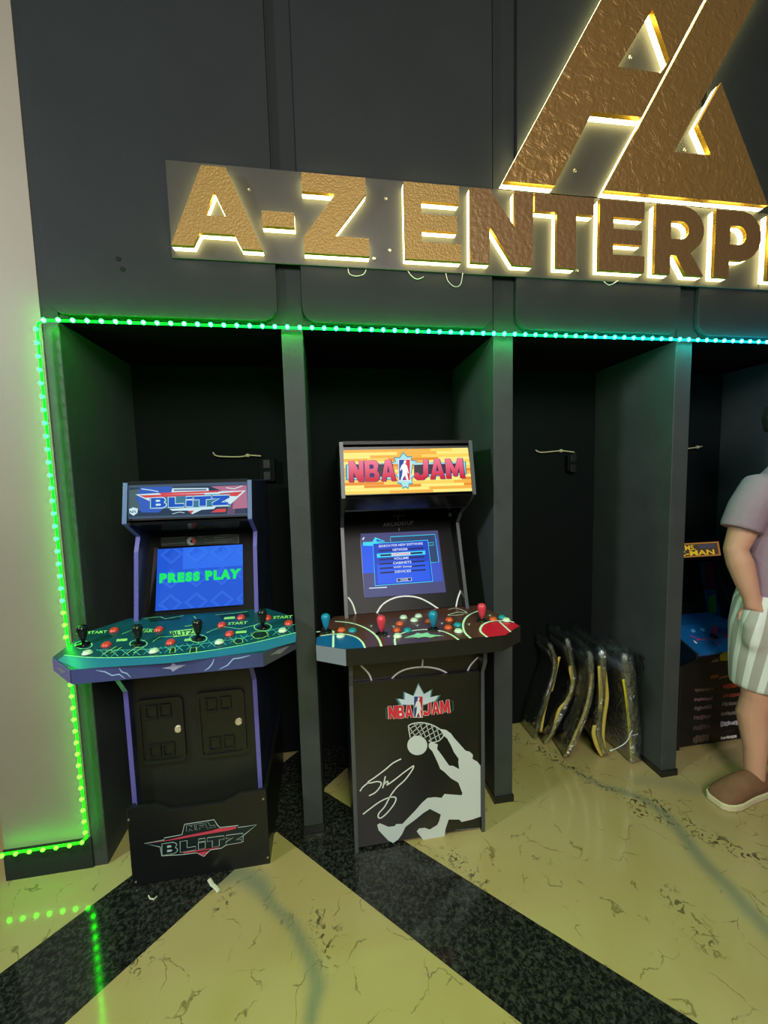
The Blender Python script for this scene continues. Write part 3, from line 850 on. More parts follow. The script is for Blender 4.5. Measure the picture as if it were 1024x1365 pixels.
    P.curve([(640,112),(670,106),(700,112),(726,128),(690,124),(660,130),(640,138),(680,138),(712,134)], 0.004, LN, 'deck_signature', 1)
    for x, y in ((290,188),(370,236),(392,190),(500,186),(612,176),(602,212),(735,180),(830,140)):
        P.text('T', [(x-8,y+4),(x+8,y+3),(x+8,y-4),(x-8,y-3)], LN, 'deck_lettering', 1, 0.01)
    P.build(dk)
    P.off = 0.0
    control(P, [(85,212,C_BATB),(337,222,C_BATR),(572,200,C_BATB),(793,162,C_BATR)],
            [(155,207,C_ORANGE),(420,178,C_ORANGE),(405,207,C_ORANGE),(553,167,C_ORANGE),(645,160,C_ORANGE),(640,195,C_ORANGE),(845,157,C_ORANGE),
             (205,209,C_TEAL),(455,209,C_TEAL),(683,184,C_TEAL),(885,149,C_TEAL),
             (150,234,C_WHITE),(410,234,C_WHITE),(437,149,C_WHITE),(505,143,C_WHITE),(485,162,C_WHITE),(687,212,C_WHITE),(905,162,C_WHITE)], cab, None, Vector((0, 0, 1)), 1.0)
    # pale grey face of the left deck corner
    a, b = Vector((outl[7][0], outl[7][1], 0)), Vector((outl[0][0], outl[0][1], 0))
    dd = (b-a).normalized(); nn = Vector((dd.y, -dd.x, 0))
    V = []
    for p in (a+dd*.002, b-dd*.002):
        for z in (zt-.056, zt-.001):
            V += [(p+nn*.0008)+Vector((0, 0, z)), (p+nn*.0025)+Vector((0, 0, z))]
    mesh('corner_plate', V, [(0,1,3,2),(4,6,7,5),(0,4,5,1),(2,3,7,6),(1,5,7,3),(0,2,6,4)], mat('corner_plate_grey', rgb(120, 128, 140), 0.3), dk)
    # lower front print: arcs, badge, silhouette, signature
    P = Print((0, 1.402, .7), (0, -1, 0), zoomer(410, 780, 3.4133))
    P.curve([(366,450),(400,408),(450,382),(525,372),(590,380),(635,400),(656,422)], 0.006, WHITEP, 'court_line')
    P.stroke([(525,338),(522,372)], 0.006, WHITEP, 'court_line')
    P.curve([(243,366),(280,405),(298,456)], 0.006, WHITEP, 'court_line')
    P.curve([(718,412),(745,360),(790,316)], 0.006, WHITEP, 'court_line')
    P.build(up)
    P = Print((0, 1.386, .3), (0, -1, 0), zoomer(480, 890, 5.6889))
    TE = mat('teal_print', rgb(70, 130, 130)); ICE = mat('ice_print', rgb(205, 228, 230)); SIL = mat('silver_print', rgb(206, 212, 216), 0.4)
    RDP = mat('logo_red', rgb(214, 44, 60), 0.4)
    crown = [(300,285),(270,234),(328,242),(328,180),(402,212),(442,112),(488,196),(550,160),(540,222),(612,206),(585,250),(490,285)]
    P.poly(crown, TE, 'emblem_burst')
    P.poly([(440+(x-440)*.9, 235+(y-235)*.88) for x, y in crown], ICE, 'emblem_burst', 1)
    for q in ([(212,302),(196,304),(198,384),(214,382)], [(684,252),(704,252),(706,326),(686,330)]): P.stroke(q, 0.0016, TE, 'emblem_burst', 1)
    for s, q in (('NBA', [(216,388),(404,376),(396,278),(212,290)]), ('JAM', [(480,362),(684,342),(674,240),(484,268)])):
        P.letters(s, q, RDP, WHITEP, 'letter', 2, 0.06, 0.0016)
    ball_badge(P, (441, 294), 32, 78, 4, mat('badge_blue_print', rgb(36, 62, 130)), REDP, WHITEP)
    # the net
    P.curve([(372,462),(368,440),(400,424),(460,416),(530,428),(590,456),(630,490),(632,520)], 0.0042, SIL, 'silhouette')
    P.curve([(632,520),(600,552),(550,566),(520,552)], 0.004, SIL, 'silhouette')
    P.curve([(368,462),(376,500),(380,530)], 0.004, SIL, 'silhouette')
    nets = [[(380,460),(440,425)],[(385,500),(480,420)],[(400,525),(520,430)],[(440,520),(560,445)],[(490,530),(600,465)],[(520,552),(628,495)],[(372,450),(420,520)],[(410,426),(470,520)],[(450,418),(500,530)],[(500,424),(540,555)],[(540,434),(580,556)],[(580,456),(606,540)]]
    for q in nets: P.stroke(q, 0.0026, SIL, 'silhouette')
    P.ellipse(434, 588, 76, 74, SIL, 'silhouette', 1, 28)
    body = [(600,462),(650,470),(690,498),(712,530),(800,628),(832,636),(856,660),(852,690),(890,712),(920,752),(938,800),(936,1120),(850,1150),(770,1168),(752,1150),(672,1150),(648,1220),(640,1290),(560,1304),(485,1312),(430,1240),(446,1218),(490,1212),(528,1226),(556,1208),(586,1190),(600,1160),(612,1112),(570,1090),(530,1070),(480,1100),(420,1150),(345,1205),(318,1262),(290,1300),(252,1328),(215,1310),(140,1230),(130,1190),(150,1178),(180,1190),(215,1205),(262,1200),(275,1184),(322,1182),(420,1080),(470,1022),(512,986),(570,980),(618,986),(640,956),(770,966),(776,950),(745,870),(690,838),(640,790),(608,766),(585,710),(548,632),(522,606),(520,575),(545,562),(590,580),(584,615),(620,662),(676,742),(704,742),(752,768),(745,715),(748,690),(712,640),(690,590),(660,535),(640,520),(628,500)]
    P.poly(body, SIL, 'silhouette', 1)
    # signature
    P.curve([(312,690),(250,722),(190,772),(110,832),(60,866),(80,872),(130,862),(160,872),(150,905),(115,945),(68,970)], 0.005, WHITEP, 'signature', 1)
    P.curve([(60,872),(20,905),(0,936)], 0.005, WHITEP, 'signature', 1)
    P.curve([(192,822),(182,870),(172,912)], 0.005, WHITEP, 'signature', 1)
    P.curve([(180,885),(205,860),(212,872),(205,888),(260,850),(330,795),(390,752),(406,744),(395,775),(340,850),(280,905),(232,968),(188,1050),(145,1100),(138,1130),(158,1138),(200,1105),(250,1045),(272,1000),(262,980),(215,985),(150,1015),(80,1065),(22,1110)], 0.005, WHITEP, 'signature', 1)
    P.stroke([(720,1230),(905,1214)], 0.0022, mat('grey_print', rgb(120, 120, 120)), 'small_print')
    P.build(fp)
    return cab
basketball_machine()

# ------------------------------------------------------------------ football arcade machine
def football_machine():
    x0, x1 = -0.708, -0.264; T = 0.015; xc = -0.486
    cab = empty('arcade_cabinet', (xc, 1.64, 0), 'blue and purple edged four player football arcade machine on a black riser', 'arcade machine', 'arcade machines in the niches')
    prof = [(1.432,.02),(1.432,.69),(1.392,.75),(1.36,.80),(1.545,.88),(1.59,1.15),(1.615,1.207),(1.518,1.265),(1.548,1.406),(1.93,1.406),(1.93,.02)]
    NAVY = mat('navy_side_print', rgb(26, 34, 52), 0.4, var=(12, rgb(42, 52, 76)))
    for a, b in ((x0, x0+T), (x1-T, x1)):
        prism_x('side_panel', prof, a, b, NAVY, cab)
        molding('edge_molding', prof[0:4], a, b, PURPLE, cab)
        molding('edge_molding', prof[4:8], a, b, PURPLE, cab)
        molding('edge_molding', prof[7:10], a, b, mat('slate_blue_edge', rgb(92, 112, 160), 0.4), cab)
    xa, xb = x0+T, x1-T
    OL = mat('olive_black', rgb(27, 30, 25), 0.5, bump=(150, 0.08))
    box('front_panel', xa, xb, 1.462, 1.475, .05, .80, OL, cab)
    box('back_panel', xa, xb, 1.91, 1.924, .02, 1.40, BLACKP, cab)
    ngon_panel('top_panel', xa, xb, (1.55, 1.402), (1.92, 1.402), -0.012, BLACKP, cab)
    ngon_panel('soffit', xa, xb, (1.53, 1.266), (1.707, 1.21), -0.01, BLACKG, cab)
    bz = ngon_panel('screen_bezel', xa, xb, (1.567, .860), (1.707, 1.21), 0.01, mat('black_bezel', rgb(18, 19, 18), 0.35, spec=0.12), cab)
    # marquee
    mq = ngon_panel('marquee', xa, xb, (1.530, 1.273), (1.552, 1.396), 0.012, mat('marquee_box', rgb(20, 20, 20), 0.4), cab)
    P = Print((0, 1.530, 1.273), (0, -(1.396-1.273), 1.552-1.530), zoomer(150, 635, 4.876))
    F = lambda n, r, g_, b: glow('football_'+n, rgb(r, g_, b), 1.0)
    SL, BL, GR, PKs, TEs, RDs, WHs = F('slate', 66, 84, 108), F('blue', 50, 92, 186), F('grey', 70, 96, 100), F('pink', 176, 110, 138), F('teal', 58, 120, 150), F('red', 210, 70, 76), F('white', 200, 232, 240)
    ROY = F('royal', 20, 84, 190); NVs = F('navy', 36, 56, 82)
    P.poly([(100,58),(880,34),(885,250),(104,278)], SL, 'marquee_picture')
    P.poly([(110,75),(875,55),(880,240),(110,262)], NVs, 'marquee_picture', 1)
    P.poly([(180,72),(390,66),(400,160),(300,235),(190,235),(150,160)], BL, 'marquee_picture', 2)
    P.poly([(110,90),(190,80),(170,150),(180,220),(112,240)], GR, 'marquee_picture', 2)
    P.poly([(640,66),(872,58),(878,205),(780,212),(790,150),(700,90)], PKs, 'marquee_picture', 2)
    P.poly([(640,235),(680,212),(740,210),(735,232)], RDs, 'marquee_picture', 2)
    P.poly([(760,140),(875,110),(878,240),(745,246)], F('rose', 120, 92, 120), 'marquee_picture', 1)
    # wings
    P.poly([(150,118),(385,104),(390,78),(625,76),(628,100),(868,92),(770,180),(765,195),(250,212),(240,160)], WHs, 'emblem_wing', 3)
    P.poly([(172,124),(600,112),(600,122),(215,140)], RDs, 'emblem_wing', 4)
    P.poly([(300,108),(700,92),(690,104),(320,120)], RDs, 'emblem_wing', 4)
    P.poly([(700,110),(850,98),(810,130),(690,126)], RDs, 'emblem_wing', 4)
    P.poly([(400,86),(612,82),(612,92),(400,96)], F('haze', 100, 110, 150), 'emblem_wing', 4)
    P.poly([(370,212),(680,192),(660,212),(580,218),(520,246),(490,222),(390,224)], WHs, 'emblem_wing', 3)
    P.poly([(495,224),(532,222),(512,244)], RDs, 'emblem_wing', 4)
    P.stroke([(390,244),(440,232),(470,238)], 0.002, WHs, 'emblem_wing', 4)
    for q in ([(190,82),(250,90),(300,100)], [(740,74),(790,82),(846,62)]): P.stroke(q, 0.003, WHs, 'emblem_wing', 4)
    P.poly([(236,212),(244,140),(360,130),(770,112),(720,148),(772,186),(760,192),(300,212)], TEs, 'emblem_wing', 4)
    q = [(252,206),(752,186),(752,124),(252,142)]
    P.letters('BLITZ', q, ROY, WHs, 'letter', 5, 0.14, 0.003)
    P.poly([(110,212),(138,202),(166,210),(164,238),(138,256),(112,240)], WHs, 'shield', 3)
    P.text('NFL', [(116,240),(160,236),(160,222),(116,224)], NVs, 'shield', 4, 0.02)
    P.build(mq)
    # screen
    bn = Vector((0, -(1.21-.860), 1.707-1.567))
    sc = ngon_panel('screen', -0.674, -0.342, (1.588, .914), (1.683, 1.150), -0.0015, BLACKG, cab)
    P = Print((0, 1.588, .914), bn, zoomer(200, 690, 7.3143), off=0.003)
    g = bil([(78, 310), (905, 262), (912, 848), (55, 912)])
    SB = glow('football_screen_blue', rgb(24, 86, 212), 1.0); SB2 = glow('football_screen_sky', rgb(62, 128, 246)); SB3 = glow('football_screen_shade', rgb(22, 72, 190))
    GRN = glow('football_screen_green', rgb(14, 232, 96)); GRD = glow('football_screen_cyan', rgb(10, 170, 190))
    P.poly(rect(g, 0, 0, 1, 1), SB, 'screen_picture')
    P.poly(rect(g, .3, 0, 1, .35), glow('football_screen_light', rgb(40, 108, 236)), 'screen_picture', 1)
    for r in range(3):
        for c in range(4):
            u, v_ = .17+.295*c, .12+.40*r-.02
            pts = [(u-.13, v_), (u, v_-.15), (u+.13, v_), (u, v_+.15)]
            for sh, M, lay in ((0, SB2, 2), (.012, SB3, 1)):
                for dlt in (1.0, .80):
                    pp = [(u+(a-u)*dlt+sh, v_+(b-v_)*dlt+sh) for a, b in pts]
                    for i in range(4):
                        a, b = pp[i], pp[(i+1) % 4]
                        sg = [(a[0]+(b[0]-a[0])*k/8, a[1]+(b[1]-a[1])*k/8) for k in range(9)]
                        run = [s for s in sg if 0.005 < s[0] < .995 and 0.005 < s[1] < .995]
                        if len(run) > 1: P.stroke([g(*s) for s in run], 0.0016, M, 'screen_pattern', lay)
                if u < .95:
                    tq = [(u-.075+sh, v_+.03+sh), (u+.02+sh, v_+.11+sh), (u+.075+sh, v_-.03+sh), (u-.02+sh, v_-.11+sh)]
                    if all(0 < a[0] < 1 and 0 < a[1] < 1 for a in tq):
                        P.text('NFL', [g(*a) for a in (tq[0], (u+.02+sh, v_-.05+sh), (u+.06+sh, v_+.0+sh), (u-.03+sh, v_+.09+sh))][:1] + [g(u+.05+sh, v_-.065+sh), g(u+.01+sh, v_-.115+sh), g(u-.10+sh, v_-.02+sh)], M, 'screen_pattern', lay, 0.0)
    q = [(105,632),(845,588),(870,510),(108,556)]
    q1 = [(105,634),(480,613),(480,535),(108,554)]; q2 = [(556,606),(860,586),(872,508),(550,528)]
    for s, qq in (('PRESS', q1), ('PLAY', q2)):
        P.text(s, qq, GRD, 'screen_lettering', 3, 0.1, 1.3); P.text(s, qq, GRN, 'screen_lettering', 4, 0.07, 1.3)
    P.build(sc)
    # badge strip above the screen
    P = Print((0, 1.567, .860), bn, zoomer(200, 690, 7.3143))
    GP = mat('grey_green_print', rgb(104, 124, 108)); KP = mat('strip_dark', rgb(36, 44, 38), 0.4)
    P.poly([(105,196),(870,160),(872,250),(110,285)], KP, 'badge_strip')
    for q in ([(112,205),(340,190)], [(112,262),(345,245)], [(470,190),(520,186)], [(530,215),(560,213)], [(630,220),(800,212)], [(530,246),(760,232)], [(620,196),(740,190)], [(675,172),(790,165)], [(815,255),(862,250),(862,185)]):
        P.stroke(q, 0.0015, GP, 'badge_strip', 1)
    P.ellipse(404, 230, 44, 40, mat('badge_grey', rgb(150, 165, 160)), 'badge_strip', 2)
    P.poly([(404,190),(440,205),(450,232),(436,258),(404,248)], mat('badge_dull_red', rgb(160, 60, 66)), 'badge_strip', 3)
    P.ellipse(404, 232, 9, 10, BLACKG, 'badge_strip', 4)
    P.build(bz)
    # control deck
    zf = lambda y: .858+(y-1.262)*.145
    outl = [(xc-.277,1.262),(xc+.277,1.262),(xc+.372,1.345),(xc+.352,1.492),(xc+.25,1.572),(xc-.25,1.572),(xc-.352,1.492),(xc-.372,1.345)]
    DT = mat('deck_teal', rgb(14, 58, 62), 0.3, var=(7, rgb(20, 78, 100)))
    DF = mat('deck_front_indigo', rgb(70, 78, 138), 0.35, var=(5, rgb(52, 62, 104)))
    dk = deck_solid('control_deck', outl, zf, 0.046, DT, cab, DF)
    dn = Vector((0, -.145, 1))
    P = Print((0, 1.262, .858), dn, zoomer(60, 620, 2.9257))
    MINT = mat('mint_line', rgb(140, 226, 160), 0.4); LIME = mat('lime_line', rgb(150, 214, 120), 0.4); DKG = mat('deck_dark', rgb(14, 40, 36), 0.4); CYL = mat('deck_cyan_line', rgb(84, 190, 190), 0.4); BLE = mat('deck_edge_blue', rgb(40, 110, 150), 0.35)
    # blue rim in front of the curved line
    P.poly([(48,762),(75,742),(200,752),(400,748),(560,735),(700,715),(830,690),(980,652),(978,690),(862,722),(500,772),(130,796)], BLE, 'deck_rim')
    P.curve([(75,742),(200,752),(400,748),(560,735),(700,715),(830,690),(978,654)], 0.004, MINT, 'deck_line', 1)
    P.curve([(200,722),(300,722),(420,718),(520,708),(640,694),(760,676),(860,650),(975,622)], 0.0025, CYL, 'deck_line', 1)
    for i in range(18):
        x = 215+42*i; ya = 722-.0000-((i/17)**1.6)*92; 
        P.stroke([(x, ya+2), (x+30, ya+26)], 0.0018, CYL, 'deck_line', 1)
        P.stroke([(x+30, ya), (x, ya+28)], 0.0018, CYL, 'deck_line', 1)
    for q in ([(380,600),(450,592),(470,600),(540,588)], [(665,585),(740,578),(790,572)], [(580,590),(600,610),(585,640)], [(630,655),(690,630),(760,640),(830,622)], [(300,660),(350,640),(420,640)], [(420,690),(445,672),(500,668)]):
        P.stroke(q, 0.0025, MINT, 'deck_line', 1)
    P.poly([(400,590),(520,580),(530,602),(410,612)], DKG, 'deck_emblem'); P.poly([(675,580),(790,570),(800,592),(690,602)], DKG, 'deck_emblem')
    P.poly([(485,650),(580,638),(590,662),(500,672)], LIME, 'deck_emblem', 1)
    P.text('BLITZ', [(495,668),(580,660),(578,644),(492,652)], DKG, 'deck_emblem', 2, 0.02)
    P.stroke([(545,630),(580,624)], 0.004, LIME, 'deck_emblem', 1)
    for q in ([(805,665),(820,652),(860,650),(872,664),(850,676),(820,678)], [(735,690),(748,678),(770,680),(772,694),(750,700)], [(565,735),(568,716),(590,712),(592,730)], [(485,735),(492,716),(508,714),(508,732)]):
        P.poly(q, DKG, 'deck_emblem', 2); P.stroke(q, 0.0025, LIME, 'deck_emblem', 3, True)
    for q in ([(225,740),(280,708)], [(320,736),(370,704)], [(255,735),(300,712)], [(345,735),(385,712)]): P.stroke(q, 0.003, LIME, 'deck_emblem', 2)
    for x, y in ((205,653),(398,649),(752,618),(928,594)):
        P.text('START', [(x-38,y+7),(x+36,y+3),(x+38,y-7),(x-36,y-3)], LIME, 'deck_lettering', 2, 0.03)
    for x, y in ((300,686),(765,655),(720,600),(565,685)): P.poly([(x-22,y+3),(x+20,y),(x+22,y-9),(x-20,y-6)], LIME, 'deck_lettering', 1)
    for x, y in ((150,705),(365,700),(598,680),(850,635)):
        P.stroke([(x+34*math.cos(a), y+15*math.sin(a)-2) for a in [k*math.pi/10 for k in range(20)]], 0.003, MINT, 'deck_line', 2, True)
    P.build(dk)
    P.off = 0.0
    control(P, [(150,700,C_BATK),(365,698,C_BATK),(598,676,C_BATK),(850,634,C_BATK)],
            [(270,646,C_RED),(240,703,C_RED),(445,643,C_RED),(490,693,C_RED),(690,625,C_RED),(720,660,C_RED),(765,596,C_RED),(868,598,C_RED),(950,618,C_RED),
             (165,735,C_WHITE),(425,728,C_WHITE),(680,693,C_WHITE),(927,648,C_WHITE)], cab, None, dn, 1.0)
    # lightning and emblem on the deck front
    P = Print((0, 1.262, .84), (0, -1, 0), zoomer(60, 620, 2.9257))
    PAL = mat('pale_lightning', rgb(150, 180, 225), 0.4)
    for q in ([(200,800),(235,806),(262,820),(290,815),(312,832)], [(290,792),(300,806),(320,812),(335,828)], [(660,755),(652,775),(640,790),(622,802)], [(800,742),(760,752),(735,755),(712,780),(680,796)]):
        P.stroke(q, [0.0015]+[0.004]*(len(q)-2)+[0.0015], PAL, 'lightning')
    P.poly([(455,792),(490,784),(500,770),(512,780),(552,778),(520,792),(498,806),(492,796)], mat('grey_lilac', rgb(150, 152, 185)), 'deck_front_emblem')
    P.build(dk)
    # grey faces on the deck corners
    for ia, ib, M in ((7, 0, mat('corner_lilac', rgb(100, 100, 150), 0.4)), (1, 2, mat('corner_slate', rgb(62, 64, 74), 0.45))):
        a = Vector((outl[ia][0], outl[ia][1], zf(outl[ia][1]))); b = Vector((outl[ib][0], outl[ib][1], zf(outl[ib][1])))
        dd = Vector((b.x-a.x, b.y-a.y, 0)).normalized(); nn = Vector((dd.y, -dd.x, 0))*.0012; up = Vector((0, 0, 1))
        V = [a+nn-up*.044, b+nn-up*.044, b+nn-up*.002, a+nn-up*.002]
        V += [q+nn for q in V]
        mesh('corner_print', V, [(0,1,2,3),(4,5,6,7),(0,1,5,4),(1,2,6,5),(2,3,7,6),(3,0,4,7)], M, dk)
        cpt = (a+b)/2+nn*2.2-up*.023
        st = [cpt-dd*.04, cpt-dd*.005+up*.008, cpt+dd*.04+up*.006, cpt+dd*.012-up*.004, cpt-dd*.004-up*.009, cpt-dd*.014-up*.003]
        mesh('corner_emblem', st, [tuple(range(6))], mat('corner_mark', rgb(120, 122, 128), 0.5), dk)
    # coin doors
    z5 = zoomer(160, 900, 5.12)
    DOOR = mat('door_black', rgb(24, 28, 23), 0.35); SLOT = mat('slot_black', rgb(17, 20, 17), 0.4)
    def pt(x, y): return onY(*z5(x, y), 1.462)
    for (c0, c1), lock in (((pt(115, 165), pt(462, 568)), (398, 368)), ((pt(520, 115), pt(872, 520)), (810, 318))):
        xl, xr, zb, ztop_ = c0.x, c1.x, c1.z, c0.z
        d_ = prism_y('coin_door', [round_rect(xl, xr, zb, ztop_, 0.02)], 1.456, 1.463, DOOR, cab, 0.002)
        prism_y('door_rim', [round_rect(xl, xr, zb, ztop_, 0.02), list(reversed(round_rect(xl+.012, xr-.012, zb+.012, ztop_-.012, 0.014)))], 1.450, 1.458, DOOR, d_, 0.002)
        W_, H_2 = xr-xl, ztop_-zb
        for (u, v_) in ((.30, .80), (.60, .80), (.32, .20), (.62, .20)):
            cx, cz = xl+W_*u, zb+H_2*v_
            prism_y('coin_slot', [[(cx-.021,cz-.026),(cx+.021,cz-.026),(cx+.021,cz+.026),(cx-.021,cz+.026)], [(cx-.014,cz-.019),(cx-.014,cz+.019),(cx+.014,cz+.019),(cx+.014,cz-.019)]], 1.450, 1.458, SLOT, d_, 0.001)
        c = onY(*z5(*lock), 1.452)
        v, f = lathe_vf([(0.013, 0), (0.013, 0.004), (0.011, 0.006), (0.0105, 0.010), (0.006, 0.011)], 16, (c.x, 1.457, c.z), Vector((0, -1, 0)))
        lk = mesh('door_lock', v, f, mat('brass_lock', rgb(214, 206, 170), 0.35, 0.3), d_)
    # riser
    wav = []
    zr0, zr1 = 0.0, .292
    xr0, xr1 = -.711, -.245
    top = [(0, .0), (.20, .0), (.25, -.012), (.30, -.026), (.5, -.028), (.68, -.026), (.76, -.012), (.80, 0), (1, 0)]
    outl2 = [(xr0, zr0), (xr1, zr0)]+[(xr0+(xr1-xr0)*u, zr1+dz) for u, dz in reversed(top)]
    rp = prism_y('riser_panel', [outl2], 1.392, 1.404, mat('riser_black', rgb(20, 21, 24), 0.35), cab, 0.002)
    for a, b in ((xr0, xr0+.014), (xr1-.014, xr1)):
        box('riser_side', a, b, 1.404, 1.90, 0, zr1-.012, BLACKP, cab)
    box('riser_top', xr0+.014, xr1-.014, 1.404, 1.90, .005, .02, BLACKP, cab)
    for px, py in ((171.5, 1093), (181, 1176), (351, 1065), (357, 1143), (339, 1159)):
        c = onY(px, py, 1.392)
        v, f = lathe_vf([(0.004, 0), (0.004, 0.001), (0.002, 0.002)], 8, c, Vector((0, -1, 0)))
        mesh('screw', v, f, SCREW, cab)
    P = Print((0, 1.392, .1), (0, -1, 0), zoomer(160, 1040, 4.876))
    OUT = mat('outline_mint', rgb(176, 196, 192)); ROSE = mat('rose_print', rgb(206, 64, 90)); INK = mat('ink_navy', rgb(12, 30, 38), 0.4)
    P.poly([(160,410),(290,386),(288,374),(404,352),(420,285),(612,255),(635,292),(650,306),(770,292),(768,306),(888,288),(800,360),(802,396),(690,420),(660,440),(588,452),(545,494),(500,470),(400,482),(272,490),(262,432)], INK, 'emblem_wing')
    P.stroke([(160,410),(290,386),(288,374),(404,352),(420,285),(612,255),(635,292),(650,306),(770,292),(768,306),(888,288),(800,360),(802,396),(690,420),(660,440),(588,452),(545,494),(500,470),(400,482),(272,490),(262,432)], 0.0028, OUT, 'emblem_outline', 1, True)
    P.poly([(176,411),(300,390),(415,362),(600,325),(640,312),(760,298),(752,314),(700,326),(560,350),(400,378),(300,394)], ROSE, 'emblem_wing', 1)
    P.poly([(200,414),(300,400),(380,396),(270,424)], INK, 'emblem_wing', 1)
    P.poly([(700,330),(870,294),(800,346),(720,352)], INK, 'emblem_wing', 1)
    P.poly([(500,470),(580,458),(543,490)], ROSE, 'emblem_wing', 1); P.poly([(405,466),(650,434),(640,440),(420,474)], ROSE, 'emblem_wing', 1)
    P.letters('NFL', [(434,330),(624,300),(602,268),(434,292)], INK, OUT, 'letter', 2, 0.22, 0.0013)
    q = [(276,484),(790,400),(790,345),(276,412)]
    P.letters('BLITZ', q, INK, OUT, 'letter', 2, 0.2, 0.0024)
    P.build(rp)
    return cab
football_machine()

# ------------------------------------------------------------------ small maze-game machine behind the pillar
def maze_machine():
    x0, x1 = 1.705, 2.135; T = 0.014; xc = (x0+x1)/2
    cab = empty('arcade_cabinet', (xc, 1.80, 0), 'small blue and black arcade machine with gold marquee behind the standing person', 'arcade machine', 'arcade machines in the niches')
    prof = [(1.635,0),(1.635,.44),(1.555,.515),(1.555,.535),(1.725,.598),(1.86,.905),(1.805,.93),(1.825,1.022),(1.985,1.022),(1.985,0)]
    BLUE = mat('machine_blue', rgb(20, 92, 150), 0.35); 
    for a, b in ((x0, x0+T), (x1-T, x1)):
        prism_x('side_panel', prof, a, b, mat('machine_navy', rgb(14, 34, 56), 0.4), cab)
        molding('edge_molding', prof[0:9], a, b, BLACKP, cab)
    xa, xb = x0+T, x1-T
    fp = box('front_panel', xa, xb, 1.640, 1.652, .01, .44, mat('machine_black', rgb(16, 15, 16), 0.4), cab)
    sf = ngon_panel('deck_front', xa, xb, (1.640, .438), (1.561, .512), 0.01, MATS['machine_black'], cab)
    box('back_panel', xa, xb, 1.968, 1.98, .01, 1.015, BLACKP, cab)
    ngon_panel('top_panel', xa, xb, (1.83, 1.018), (1.966, 1.018), -0.01, BLACKP, cab)
    ngon_panel('soffit', xa, xb, (1.815, .932), (1.945, .905), -0.01, BLACKP, cab)
    dk = ngon_panel('control_deck', xa, xb, (1.558, .532), (1.735, .598), 0.012, BLUE, cab)
    bz = ngon_panel('screen_bezel', xa, xb, (1.87, .60), (1.945, .905), 0.01, BLACKP, cab)
    ngon_panel('deck_shelf', xa, xb, (1.736, .598), (1.87, .602), 0.012, BLUE, cab)
    ngon_panel('screen', xc-.15, xc+.13, (1.885, .66), (1.934, .86), -0.002, BLACKG, cab)
    mq = ngon_panel('marquee', xa, xb, (1.809, .936), (1.826, 1.014), 0.012, mat('marquee_box', rgb(20, 20, 20), 0.4), cab)
    P = Print((0, 1.809, .936), (0, -(1.014-.936), .017), zoomer(880, 680, 6.2083))
    G1 = glow('maze_gold', rgb(150, 104, 48), 0.9); G2 = glow('maze_brown', rgb(70, 56, 44), 0.9); G3 = glow('maze_yellow', rgb(206, 168, 40), 0.9); G4 = glow('maze_slate', rgb(64, 66, 76), 0.9)
    # corners from the machine itself, not the crop (its left end hides behind the pillar)
    def c3(x, z):
        d = Vector((x, 1.809+.017*(z-.936)/.078, z))-CC
        return ((512+F_PX*d.dot(CR)/d.dot(CF)-880)*6.2083, (682.5-F_PX*d.dot(CU)/d.dot(CF)-680)*6.2083)
    g = bil([c3(xa+.004, 1.012), c3(xb-.004, 1.012), c3(xb-.004, .938), c3(xa+.004, .938)])
    P.poly(rect(g, 0, 0, 1, 1), G1, 'marquee_picture')
    P.poly(rect(g, .03, .10, .97, .90), G2, 'marquee_picture', 1)
    P.poly(rect(g, .06, .16, .30, .46), G4, 'marquee_picture', 2); P.poly(rect(g, .68, .16, .93, .42), G4, 'marquee_picture', 2)
    P.text('MS.', [g(.46, .50), g(.62, .50), g(.62, .16), g(.46, .16)], G3, 'lettering', 3, 0.02)
    P.text('PAC-MAN', [g(.12, .88), g(.90, .88), g(.90, .54), g(.12, .54)], G3, 'lettering', 3, 0.025)
    P.build(mq)
    # painted inner cheek of the right side panel
    P = Print((x1-T, 0, 0), (-1, 0, 0), zoomer(880, 680, 6.2083))
    P.poly([(318,430),(440,430),(462,650),(520,955),(365,955),(335,660)], mat('cheek_blue', rgb(40, 104, 160), 0.4), 'cheek_print')
    P.poly([(375,440),(450,440),(470,660),(380,650)], mat('cheek_maroon', rgb(120, 44, 84), 0.4), 'cheek_print', 1)
    P.poly([(400,715),(455,700),(470,850),(410,870)], mat('cheek_green', rgb(104, 180, 70), 0.4), 'cheek_print', 1)
    P.poly([(430,880),(470,860),(480,955),(440,955)], mat('cheek_purple', rgb(124, 56, 140), 0.4), 'cheek_print', 1)
    P.poly([(335,665),(385,665),(405,945),(365,950)], mat('cheek_azure', rgb(30, 140, 210), 0.4), 'cheek_print', 1)
    # the cheek print is a part of that panel's inner face
    P.build(cab)
    dn = Vector((0, -(.598-.532), 1.735-1.558)); dn = Vector((0, -.066, .177))
    P = Print((0, 1.558, .532), dn, zoomer(880, 680, 6.2083))
    PKP = mat('pink_print', rgb(196, 60, 110), 0.4); LBP = mat('sky_print', rgb(70, 160, 210), 0.4)
    for q in ([(300,1075),(430,1070),(540,1075)], [(250,1040),(330,1070)], [(430,1070),(500,1120)]): P.stroke(q, 0.006, PKP, 'deck_line')
    P.poly([(280,1078),(310,1100),(300,1108),(275,1085)], WHITEP, 'deck_mark', 1)
    for x, y in ((272,1002),(354,992)): P.poly([(x-20,y+6),(x+20,y+2),(x+22,y-8),(x-16,y-6)], LBP, 'deck_mark', 1)
    P.poly([(430,960),(585,985),(585,1060),(500,1040)], mat('deck_plum', rgb(80, 60, 110), 0.4), 'deck_line')
    P.build(dk)
    P.off = 0.0
